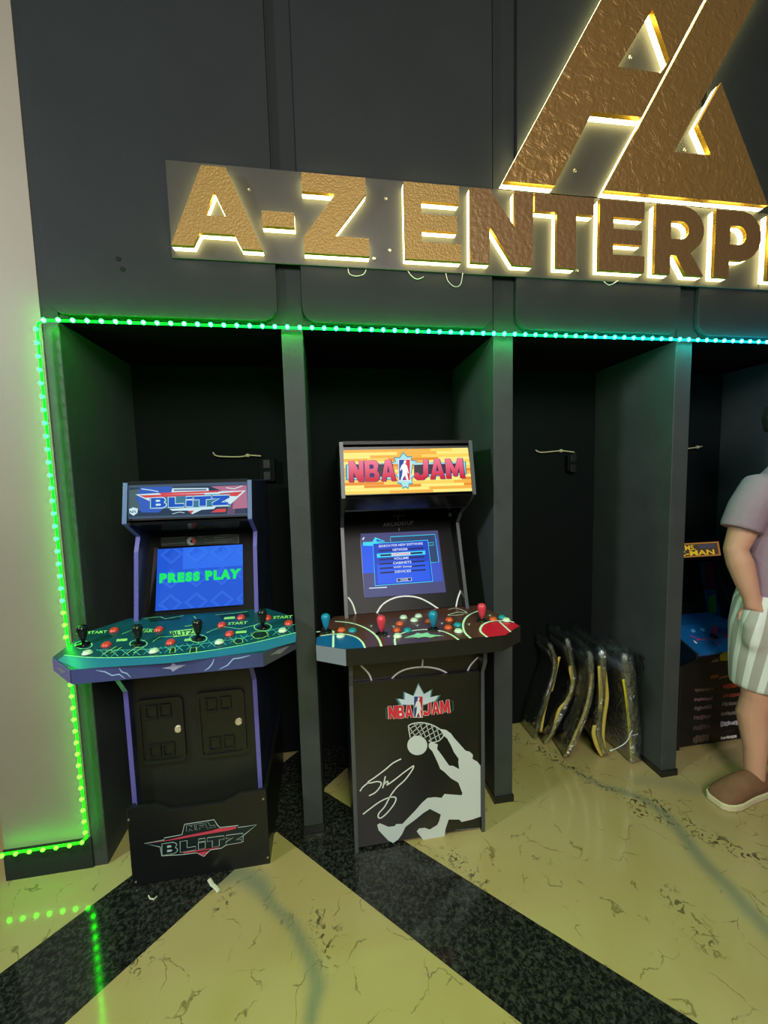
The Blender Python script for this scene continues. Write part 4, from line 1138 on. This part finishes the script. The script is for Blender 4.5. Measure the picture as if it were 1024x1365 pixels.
    control(P, [(448,1045,mat('ball_pink', rgb(205, 40, 96), 0.3))], [(545,1040,mat('ball_pink', rgb(205, 40, 96), 0.3)), (272,1000,LBP), (354,992,LBP)], cab, None, dn, 0.8)
    P = Print((0, 1.640, .438), (0, -.074, -.079), zoomer(880, 860, 5.6875))
    P.poly([(452,75),(490,50),(540,35),(572,50),(580,90),(540,110),(500,118),(455,115)], mat('yellow_print', rgb(206, 190, 30), 0.4), 'deck_front_print')
    P.poly([(372,150),(400,112),(445,100),(440,135),(400,158)], mat('grey_white_print', rgb(150, 150, 148), 0.4), 'deck_front_print')
    P.poly([(500,130),(575,110),(578,128),(510,142)], MATS['grey_white_print'], 'deck_front_print')
    P.build(sf)
    # two columns of small faded game badges on the front panel
    P = Print((0, 1.640, .2), (0, -1, 0), zoomer(880, 860, 5.6875))
    bad = [(412,240,60,34,(196,110,70)),(480,240,60,22,(190,120,70)),(335,335,140,34,(92,74,70)),(330,408,140,30,(112,84,92)),(325,475,130,40,(96,78,84)),(320,545,130,40,(92,70,72)),(315,622,130,44,(74,60,54)),(310,708,120,70,(88,72,62)),
           (545,305,135,44,(196,74,44)),(540,380,130,34,(160,70,60)),(538,442,140,40,(120,112,104)),(532,515,140,36,(124,118,110)),(528,592,140,44,(190,184,196)),(520,650,80,26,(50,36,30)),(520,698,120,30,(214,214,208))]
    rnd = random.Random(5)
    for i, (x, y, w_, h, c) in enumerate(bad):
        M = mat('faded_badge_%d' % i, rgb(*c), 0.5); n_ = 9
        topl = [(x-w_/2+w_*k/n_, y-h/2*rnd.uniform(.35, .95)-(k-n_/2)*1.6) for k in range(n_+1)]
        botl = [(x-w_/2+w_*k/n_, y+h/2*rnd.uniform(.35, .95)-(k-n_/2)*1.6) for k in range(n_, -1, -1)]
        P.poly(topl+botl, M, 'game_badge')
        for k in range(1, n_, 2):
            xx = x-w_/2+w_*k/n_
            P.stroke([(xx, y-h*.22-(k-n_/2)*1.6), (xx+3, y+h*.22-(k-n_/2)*1.6)], 0.0022, MATS['machine_black'], 'badge_gap', 1)
    P.build(fp)
    return cab
maze_machine()

# ------------------------------------------------------------------ plastic-wrapped packages leaning in the empty niche
def plastic():
    M = bpy.data.materials.new('clear_plastic'); M.use_nodes = True
    nt = M.node_tree; L = nt.links; N = nt.nodes
    N.remove(N['Principled BSDF'])
    out = N['Material Output']
    tr = N.new('ShaderNodeBsdfTransparent'); tr.inputs[0].default_value = (0.93, 0.95, 0.95, 1)
    gl = N.new('ShaderNodeBsdfGlossy'); gl.inputs['Roughness'].default_value = 0.2; gl.inputs[0].default_value = (0.9, 0.93, 0.95, 1)
    lw = N.new('ShaderNodeLayerWeight'); lw.inputs[0].default_value = 0.35
    mp = N.new('ShaderNodeMapRange'); mp.inputs[3].default_value = 0.15; mp.inputs[4].default_value = 0.8
    tc = N.new('ShaderNodeTexCoord'); no = N.new('ShaderNodeTexNoise'); no.inputs['Scale'].default_value = 16; no.inputs['Detail'].default_value = 3; no.inputs['Distortion'].default_value = 2.0
    bp = N.new('ShaderNodeBump'); bp.inputs['Strength'].default_value = 0.9; bp.inputs['Distance'].default_value = 0.02
    L.new(tc.outputs['Object'], no.inputs['Vector']); L.new(no.outputs['Fac'], bp.inputs['Height'])
    L.new(bp.outputs['Normal'], gl.inputs['Normal']); L.new(bp.outputs['Normal'], lw.inputs['Normal'])
    mx = N.new('ShaderNodeMixShader')
    L.new(lw.outputs['Facing'], mp.inputs[0]); L.new(mp.outputs[0], mx.inputs[0])
    L.new(tr.outputs[0], mx.inputs[1]); L.new(gl.outputs[0], mx.inputs[2]); L.new(mx.outputs[0], out.inputs[0])
    return M
PLASTIC = plastic()
CLOTH = mat('dark_folded_cloth', rgb(34, 38, 42), 0.55, bump=(30, 0.3), var=(6, rgb(50, 46, 44)))
YEL = mat('yellow_strap', rgb(206, 184, 84), 0.5, bump=(90, 0.2))
zb = zoomer(700, 800, 5.6889)
# front edge of every package from floor to top in picture points, its nearest depth, thickness, strap runs
PACK = [
 ([(60,1000),(118,820),(168,690),(212,560),(228,430),(170,345)], 1.85, 0.018, [[(120,1000),(150,830),(185,700)],[(200,690),(225,590),(250,470),(262,430)]], 'plastic bag with a dark folded panel and thin yellow strap, deepest in the stack'),
 ([(142,1090),(205,1000),(252,850),(320,760),(365,660),(350,500),(300,310)], 1.80, 0.02, [[(152,1085),(210,1010),(235,920),(262,830),(315,770),(352,690),(362,620),(345,530),(350,500)]], 'plastic bag with a dark folded panel and wavy yellow strap, second from the back'),
 ([(295,1215),(350,1090),(430,900),(475,760),(492,590),(470,420)], 1.685, 0.02, [[(295,1215),(350,1090),(420,930),(470,790),(495,660),(510,560)]], 'plastic bag with a dark folded panel and slanting thin yellow strap'),
 ([(590,1190),(550,1120),(520,980),(560,850),(570,680),(572,500),(568,400)], 1.662, 0.022, [[(590,1185),(545,1100),(520,1010),(530,950)],[(570,840),(575,700),(570,600),(565,500)],[(612,1170),(590,1050),(600,900),(622,740),(610,600),(600,510)]], 'plastic bag with a dark folded panel and two upright yellow straps'),
 ([(795,1240),(792,1100),(785,950),(768,760),(748,560),(732,440)], 1.60, 0.05, [[(806,1195),(800,1080),(790,960),(778,830),(762,700),(745,600)]], 'shiny clear plastic bag with a grey folded panel beside the niche wall'),
]
def packages():
    for idx, (edge, yf, th, straps, lab) in enumerate(PACK):
        E3 = [onY(*zb(x, y), yf) for x, y in edge]
        E3[0].z = 0.012
        # a smooth edge, resampled by height
        zs = [0.012+(max(p.z for p in E3)-0.012)*k/10 for k in range(11)]
        E3s = sorted(E3, key=lambda p: p.z)
        def xat(z):
            for a, b in zip(E3s, E3s[1:]):
                if z <= b.z: return a.x+(b.x-a.x)*((z-a.z)/max(1e-6, b.z-a.z))
            return E3s[-1].x
        xs = [xat(z) for z in zs]
        for _ in range(2): xs = [xs[0]]+[(xs[i-1]+2*xs[i]+xs[i+1])/4 for i in range(1, 10)]+[xs[10]]
        yb = min(1.985, yf+(0.34 if idx < 4 else 0.2))
        e = empty('plastic_bag', (xs[0]+th/2, (yf+yb)/2, 0), lab, 'plastic bag', 'plastic bags in the empty niche')
        # folded panel: a slab following the edge, its back end shifted a little to the left
        def slab(x_off, t, y0, y1, zsc, wob, seed):
            V, Fc = [], []; ny = 8; nz = len(zs)
            for side in (0, 1):
                for j in range(ny+1):
                    y = y0+(y1-y0)*j/ny
                    for k in range(nz):
                        z = zs[k]*zsc
                        x = xs[k]+x_off+(t if side else 0)+(0.0, 0.07, 0.17, 0.17, 0.0)[idx]*(y-y0)
                        w_ = noise.noise(Vector((y*13+seed, zs[k]*13, side*3.0+seed)))*wob
                        V.append((x+w_, y+noise.noise(Vector((zs[k]*16+seed, side, 2)))*wob*(1 if j in (0, ny) else 0), max(0.006 if wob < .006 else 0.003, z+noise.noise(Vector((y*20, seed, side)))*wob*(1 if k == nz-1 else 0))))
            n = (ny+1)*nz
            for j in range(ny):
                for k in range(nz-1):
                    a = j*nz+k
                    Fc.append((a, a+1, a+nz+1, a+nz)); Fc.append((n+a, n+a+nz, n+a+nz+1, n+a+1))
            for j in range(ny):
                a = j*nz; Fc.append((a, a+nz, n+a+nz, n+a)); a += nz-1; Fc.append((a, n+a, n+a+nz, a+nz))
            for k in range(nz-1):
                Fc.append((k, n+k, n+k+1, k+1)); a = ny*nz+k; Fc.append((a, a+1, n+a+1, n+a))
            return V, Fc
        v, f = slab(0.003, th-0.006, yf+0.008, yb-0.01, 0.94, 0.002, idx*7.3)
        mesh('folded_panel', v, f, CLOTH if idx < 4 else mat('grey_folded_cloth', rgb(70, 74, 84), 0.5, bump=(30, 0.3)), e, True)
        v, f = slab(-0.003, th+0.006, yf-0.008, yb, 1.03, 0.005, idx*3.1+1)
        mesh('bag', v, f, PLASTIC, e, True)
        # crumpled loose plastic: a flap standing above the panel and a lip in front of its edge
        nf = 14; V = []
        for j in range(nf+1):
            y = yf-0.01+(yb-yf-0.01)*j/nf
            xo = xs[-1]+th/2+(0.0, 0.07, 0.17, 0.17, 0.0)[idx]*(y-yf)
            for k in range(4):
                hh = (0.0, 0.018, 0.034, 0.048)[k]*(1+0.7*noise.noise(Vector((y*30, idx*5.0, 0.3))))
                V.append((xo+noise.noise(Vector((y*40, k*1.7, idx*9.1)))*0.007, y, zs[-1]*1.0+hh*(1.25 if j in (0, nf) else 1)))
        mesh('bag_flap', V, [(j*4+k, j*4+k+1, j*4+k+5, j*4+k+4) for j in range(nf) for k in range(3)], PLASTIC, e, True)
        V = []
        for k in range(len(zs)):
            for i_ in range(4):
                u_ = i_/3
                V.append((xs[k]-0.004+(th+0.008)*u_+noise.noise(Vector((zs[k]*38, u_*4, idx*2.2)))*0.002, yf-0.010-0.012*math.sin(math.pi*u_)*(0.6+0.8*noise.noise(Vector((zs[k]*26, idx, u_*3)))), zs[k]*1.02))
        mesh('bag_front', V, [(k*4+i_, k*4+i_+1, k*4+i_+5, k*4+i_+4) for k in range(len(zs)-1) for i_ in range(3)], PLASTIC, e, False)
        for q in straps:
            P = smooth_poly([onY(*zb(x, y), yf+0.002) for x, y in q], 5)
            for p in P: p.z = max(p.z, 0.012)
            wd = 0.011 if idx in (1, 3) else 0.0075
            v, f = tube_vf(P, [(wd, 0.004)]*len(P), 8, up=Vector((0, 1, 0)))
            mesh('strap', v, f, YEL if idx < 4 else mat('bright_yellow_strap', rgb(214, 204, 50), 0.45), e, True)
        if idx == 4:
            # gathered rim and tied tail of the front bag
            rim = [onY(*zb(x, y), yf-.012) for x, y in ((725,430),(790,425),(850,405),(905,435),(895,470),(915,500),(890,600),(900,780),(885,1000),(865,1200),(820,1262))]
            for p in rim: p.z = max(p.z, 0.005); p.x = min(p.x, 1.468)
            rim2 = [p+Vector((0.008, 0.10, 0)) for p in rim]
            V = rim+rim2; n = len(rim)
            mesh('bag_rim', V, [(i, i+1, n+i+1, n+i) for i in range(n-1)], PLASTIC, e, True)
            P = smooth_poly([onY(*zb(x, y), yf-.016) for x, y in ((645,1142),(690,1125),(745,1095),(780,1060),(800,1010),(815,990))], 4)
            v, f = tube_vf(P, [0.004, 0.005]+[0.0022]*(len(P)-2), 6, up=Vector((0, 1, 0)))
            mesh('tied_tail', v, f, mat('pale_plastic_tie', rgb(200, 210, 205), 0.3), e, True)
packages()

# ------------------------------------------------------------------ litter on the floor
def litter(pts, w_, label, M):
    P = [onZ(x, y, 0.004) for x, y in pts]
    v, f = tube_vf(P, [(w_, 0.003)]*len(P), 6)
    o = mesh('litter_scrap', v, f, M, None, loc=P[0]-Vector((0, 0, 0.004)))
    tag(o, label, 'litter')
PAPER = mat('paper_white', rgb(205, 200, 185), 0.7)
litter([(279,1172),(283,1179),(288,1183),(292,1188)], 0.007, 'rolled white paper scrap on the floor by the riser', PAPER)
litter([(198,1194),(200,1198),(205,1199),(209,1195)], 0.002, 'tiny curled white scrap on the black floor band', PAPER)

# ------------------------------------------------------------------ person
def person():
    root = empty('person', (1.93, 1.39, 0), 'standing person in mauve T-shirt, striped shorts and brown slip-on shoes, hand in pocket', 'person')
    SKIN = mat('skin', rgb(206, 158, 130), 0.5, bump=(200, 0.03), var=(8, rgb(196, 146, 118)))
    UPY = Vector((0, 1, 0))
    def remeshed(name, parts, M, vox, smooth_it=4):
        v, f = merge(parts)
        o = mesh(name, v, f, M, root, True)
        r = o.modifiers.new('r', 'REMESH'); r.mode = 'VOXEL'; r.voxel_size = vox; r.use_smooth_shade = True
        s_ = o.modifiers.new('s', 'SMOOTH'); s_.factor = 0.5; s_.iterations = smooth_it
        dg = bpy.context.evaluated_depsgraph_get(); dg.update()
        me = bpy.data.meshes.new_from_object(o.evaluated_get(dg))
        o.modifiers.clear(); old = o.data; o.data = me; bpy.data.meshes.remove(old)
        if not me.materials: me.materials.append(M)
        for p in me.polygons: p.use_smooth = True
        return o
    T = []
    # legs
    for hip, knee, ank, fd in (((1.85,1.39,.86), (1.803,1.372,.47), (1.785,1.35,.085), (-.99,-.1)), ((2.01,1.40,.86), (2.03,1.385,.47), (2.045,1.41,.085), (-.35,-.94))):
        hip, knee, ank = Vector(hip), Vector(knee), Vector(ank)
        mid = knee.lerp(ank, .35)+Vector((0, .015, 0))
        T.append(tube_vf([hip, hip.lerp(knee, .5), knee+Vector((0, 0, .03)), knee-Vector((0, 0, .06)), mid, knee.lerp(ank, .72), ank, ank-Vector((0, 0, .05))],
                         [.085, .075, .056, .053, .058, .042, .036, .04], 14, up=UPY))
        fd = Vector((fd[0], fd[1], 0))
        T.append(tube_vf([ank+Vector((0, 0, -.03))-fd*.04, ank+Vector((0, 0, -.03)), ank+fd*.08+Vector((0, 0, -.045)), ank+fd*.17+Vector((0, 0, -.055))], [.03, .038, .036, .02], 10))
    # trunk, neck, head
    T.append(tube_vf([(1.93,1.40,.82), (1.935,1.40,.95), (1.945,1.40,1.1), (1.955,1.40,1.25), (1.955,1.40,1.36), (1.955,1.40,1.41), (1.955,1.395,1.50)], [(.15,.10),(.145,.095),(.15,.10),(.17,.10),(.12,.075),(.058,.058),(.052,.055)], 16, up=UPY))
    T.append(tube_vf([(1.955,1.385,1.465), (1.955,1.38,1.50), (1.955,1.385,1.55), (1.955,1.39,1.60), (1.955,1.395,1.65), (1.955,1.40,1.685)], [(.03,.04),(.058,.075),(.070,.088),(.076,.096),(.068,.086),(.03,.04)], 16, up=UPY))
    T.append(tube_vf([(1.955,1.295,1.60), (1.955,1.283,1.575), (1.955,1.276,1.555), (1.955,1.295,1.548)], [.008, .011, .014, .008], 8))     # nose
    T.append(tube_vf([(1.935,1.303,1.518), (1.955,1.298,1.518), (1.975,1.303,1.518)], [.006, .009, .006], 8))                                # lips
    for s_ in (-1, 1):
        T.append(tube_vf([(1.955+s_*.076,1.395,1.60), (1.955+s_*.083,1.405,1.575), (1.955+s_*.076,1.395,1.545)], [.008, .016, .008], 8))
    # arms with hands
    def hand(wr, d, side, curl):
        d = d.normalized(); side = (side-d*side.dot(d)).normalized(); pn = d.cross(side)
        out = [tube_vf([wr-d*.02, wr+d*.02, wr+d*.05, wr+d*.085], [(.026,.02),(.034,.017),(.040,.015),(.038,.012)], 10, up=pn)]
        for i, (off, L) in enumerate(((-.029, .066), (-.010, .078), (.009, .073), (.027, .058))):
            b0 = wr+d*.075+side*off; b1 = b0+d*(L*.4)+pn*(curl*.3*L); b2 = b1+d*(L*.30)+pn*(curl*.5*L); b3 = b2+d*(L*.18)+pn*(curl*.5*L)
            out.append(tube_vf([b0, b1, b2, b3], [.0095, .0088, .0082, .0065], 8))
        t0 = wr+d*.02-side*.028; t1 = t0+d*.025-side*.018+pn*.01; t2 = t1+d*.03-side*.004+pn*.014
        out.append(tube_vf([t0, t1, t2], [.012, .0105, .008], 8))
        return out
    sh, el, wr = Vector((1.785,1.40,1.30)), Vector((1.712,1.415,1.06)), Vector((1.752,1.365,.835))
    T.append(tube_vf([Vector((1.87,1.40,1.33)), sh, sh.lerp(el, .35), sh.lerp(el, .7), el, el.lerp(wr, .25), el.lerp(wr, .6), el.lerp(wr, .88), wr-Vector((0, 0, .02))], [.06, .060, .053, .050, .043, .047, .040, .031, .029], 14, up=UPY))
    T += hand(wr, Vector((.14, -.10, -1)), Vector((.25, -1, 0)), .12)
    sh, el, wr = Vector((2.125,1.40,1.30)), Vector((2.19,1.43,1.06)), Vector((2.18,1.36,.83))
    T.append(tube_vf([Vector((2.04,1.40,1.33)), sh, sh.lerp(el, .35), sh.lerp(el, .7), el, el.lerp(wr, .25), el.lerp(wr, .6), el.lerp(wr, .88), wr-Vector((0, 0, .02))], [.06, .060, .053, .050, .043, .046, .040, .031, .029], 14, up=UPY))
    T += hand(wr, Vector((-.05, -.12, -1)), Vector((-.2, -1, 0)), .25)
    remeshed('body', T, SKIN, .0065, 3)
    # shirt
    SH = mat('mauve_jersey', rgb(150, 132, 142), 0.8, bump=(14, 0.5, 1.0), var=(5, rgb(140, 120, 132)))
    S_ = [tube_vf([(1.935,1.395,.765), (1.935,1.395,.86), (1.94,1.40,.98), (1.95,1.40,1.10), (1.955,1.40,1.22), (1.955,1.40,1.32), (1.955,1.40,1.375), (1.955,1.40,1.415)], [(.178,.13),(.172,.125),(.168,.12),(.170,.118),(.178,.118),(.165,.105),(.125,.085),(.075,.068)], 20, up=UPY)]
    S_.append(tube_vf([(1.89,1.40,1.325), (1.80,1.40,1.315), (1.757,1.403,1.24), (1.722,1.407,1.145)], [.062, .073, .074, .073], 16, up=UPY))
    S_.append(tube_vf([(2.02,1.40,1.325), (2.11,1.40,1.315), (2.153,1.403,1.24), (2.178,1.415,1.15)], [.062, .073, .074, .073], 16, up=UPY))
    remeshed('t_shirt', S_, SH, .009, 3)
    # shorts with wide pale stripes
    M = bpy.data.materials.new('striped_shorts'); M.use_nodes = True
    nt = M.node_tree; N = nt.nodes; L = nt.links; b = N['Principled BSDF']; b.inputs['Roughness'].default_value = .8
    tc = N.new('ShaderNodeTexCoord'); sx = N.new('ShaderNodeSeparateXYZ'); L.new(tc.outputs['Object'], sx.inputs[0])
    def mth(op, a, b_=None):
        n = N.new('ShaderNodeMath'); n.operation = op
        for k, q in enumerate((a, b_)):
            if q is None: continue
            if isinstance(q, (int, float)): n.inputs[k].default_value = q
            else: L.new(q, n.inputs[k])
        return n.outputs[0]
    # stripes run down each leg: position measured around the leg, leaning a little with height
    xc_ = mth('SUBTRACT', sx.outputs[0], mth('MULTIPLY', mth('SIGN', sx.outputs[0]), 0.105))
    ang = mth('ARCTAN2', xc_, mth('MULTIPLY', sx.outputs[1], -1.0))
    t_ = mth('ADD', mth('MULTIPLY', ang, 0.105), mth('MULTIPLY', sx.outputs[2], -0.16))
    sn = mth('SINE', mth('MULTIPLY', t_, 2*math.pi/0.058))
    cr = N.new('ShaderNodeValToRGB')
    e = cr.color_ramp.elements; e[0].position = .60; e[0].color = rgb(172, 172, 158); e[1].position = .66; e[1].color = rgb(222, 230, 220)
    L.new(mth('MULTIPLY_ADD', sn, 0.5), cr.inputs['Fac']); cr.inputs['Fac'].links[0].from_node.inputs[2].default_value = 0.5
    L.new(cr.outputs['Color'], b.inputs['Base Color'])
    H = [tube_vf([(1.935,1.40,.90), (1.93,1.40,.80), (1.93,1.40,.70), (1.93,1.40,.64)], [(.165,.122),(.182,.132),(.186,.135),(.13,.11)], 20, up=UPY)]
    H.append(tube_vf([(1.85,1.395,.84), (1.835,1.392,.72), (1.828,1.39,.58), (1.825,1.388,.455)], [.105, .112, .104, (.092,.10)], 18, up=UPY))
    H.append(tube_vf([(2.01,1.40,.84), (2.03,1.395,.72), (2.045,1.392,.58), (2.055,1.39,.455)], [.105, .112, .104, (.096,.10)], 18, up=UPY))
    H.append(tube_vf([(1.765,1.365,.80), (1.742,1.355,.755), (1.752,1.352,.68), (1.785,1.36,.60)], [.034, .040, .042, .03], 12, up=UPY))
    remeshed('shorts', H, M, .009, 10)
    # hair
    remeshed('hair', [tube_vf([(1.955,1.42,1.56), (1.955,1.42,1.61), (1.955,1.405,1.66), (1.955,1.405,1.705)], [(.078,.078),(.086,.092),(.080,.098),(.04,.05)], 16, up=UPY)], mat('dark_hair', rgb(36, 28, 24), 0.6, bump=(80, 0.6)), .008, 2)
    for s_ in (-1, 1):
        v, f = lathe_vf([(.002, -.006), (.008, -.002), (.009, .002), (.006, .006), (.002, .008)], 10, (1.955+s_*.030, 1.300, 1.592), Vector((0, -1, 0)))
        mesh('eye', v, f, mat('eye_dark', rgb(60, 48, 42), 0.2), root, True)
    # shoes
    SUE = mat('brown_suede', rgb(128, 92, 64), 0.85, bump=(160, 0.3), var=(14, rgb(114, 80, 56))); SOLE = mat('cream_sole', rgb(206, 198, 160), 0.6)
    def shoe(toe, d):
        d = Vector((d[0], d[1], 0)).normalized(); s_ = Vector((-d.y, d.x, 0)); L = .285
        sec = [(0, .024, .03), (.06, .043, .055), (.15, .051, .066), (.27, .053, .078), (.38, .049, .092), (.5, .044, .104), (.62, .041, .108), (.75, .040, .104), (.88, .038, .102), (.96, .030, .098), (1.0, .014, .08)]
        toe = Vector((toe[0], toe[1], 0))
        def ring(t, w_, z0, z1, flat, n=12):
            c = toe-d*(t*L); out = []
            for k in range(n+1):
                a = math.pi*k/n
                out.append(c+s_*(w_*math.cos(a)*(1 if flat else 1))+Vector((0, 0, z0+(z1-z0)*(math.sin(a)**(.7)))))
            return out
        V, Fc = [], []; n = 13
        for t, w_, h in sec: V += ring(t, w_, .022, h, False)
        for i in range(len(sec)-1):
            for k in range(n-1): Fc.append((i*n+k, i*n+k+1, (i+1)*n+k+1, (i+1)*n+k))
            Fc.append((i*n, (i+1)*n, (i+1)*n+n-1, i*n+n-1))
        Fc.append(tuple(range(n))); Fc.append(tuple((len(sec)-1)*n+k for k in range(n-1, -1, -1)))
        o = mesh('shoe', V, Fc, SUE, root, True)
        ol = []
        for t, w_, h in sec: ol.append(toe-d*(t*L*1.02-.004)+s_*(w_+.005))
        for t, w_, h in reversed(sec): ol.append(toe-d*(t*L*1.02-.004)-s_*(w_+.005))
        V = [p+Vector((0, 0, .001)) for p in ol]+[p+Vector((0, 0, .028)) for p in ol]; k = len(ol)
        so = mesh('sole', V, [tuple(range(k)), tuple(range(2*k-1, k-1, -1))]+[(i, (i+1) % k, (i+1) % k+k, i+k) for i in range(k)], SOLE, o)
        bevel(so, .004)
    shoe((1.562, 1.325), (-.995, -.10))
    shoe((1.965, 1.205), (-.35, -.94))
    root.location.x += 0.016
person()
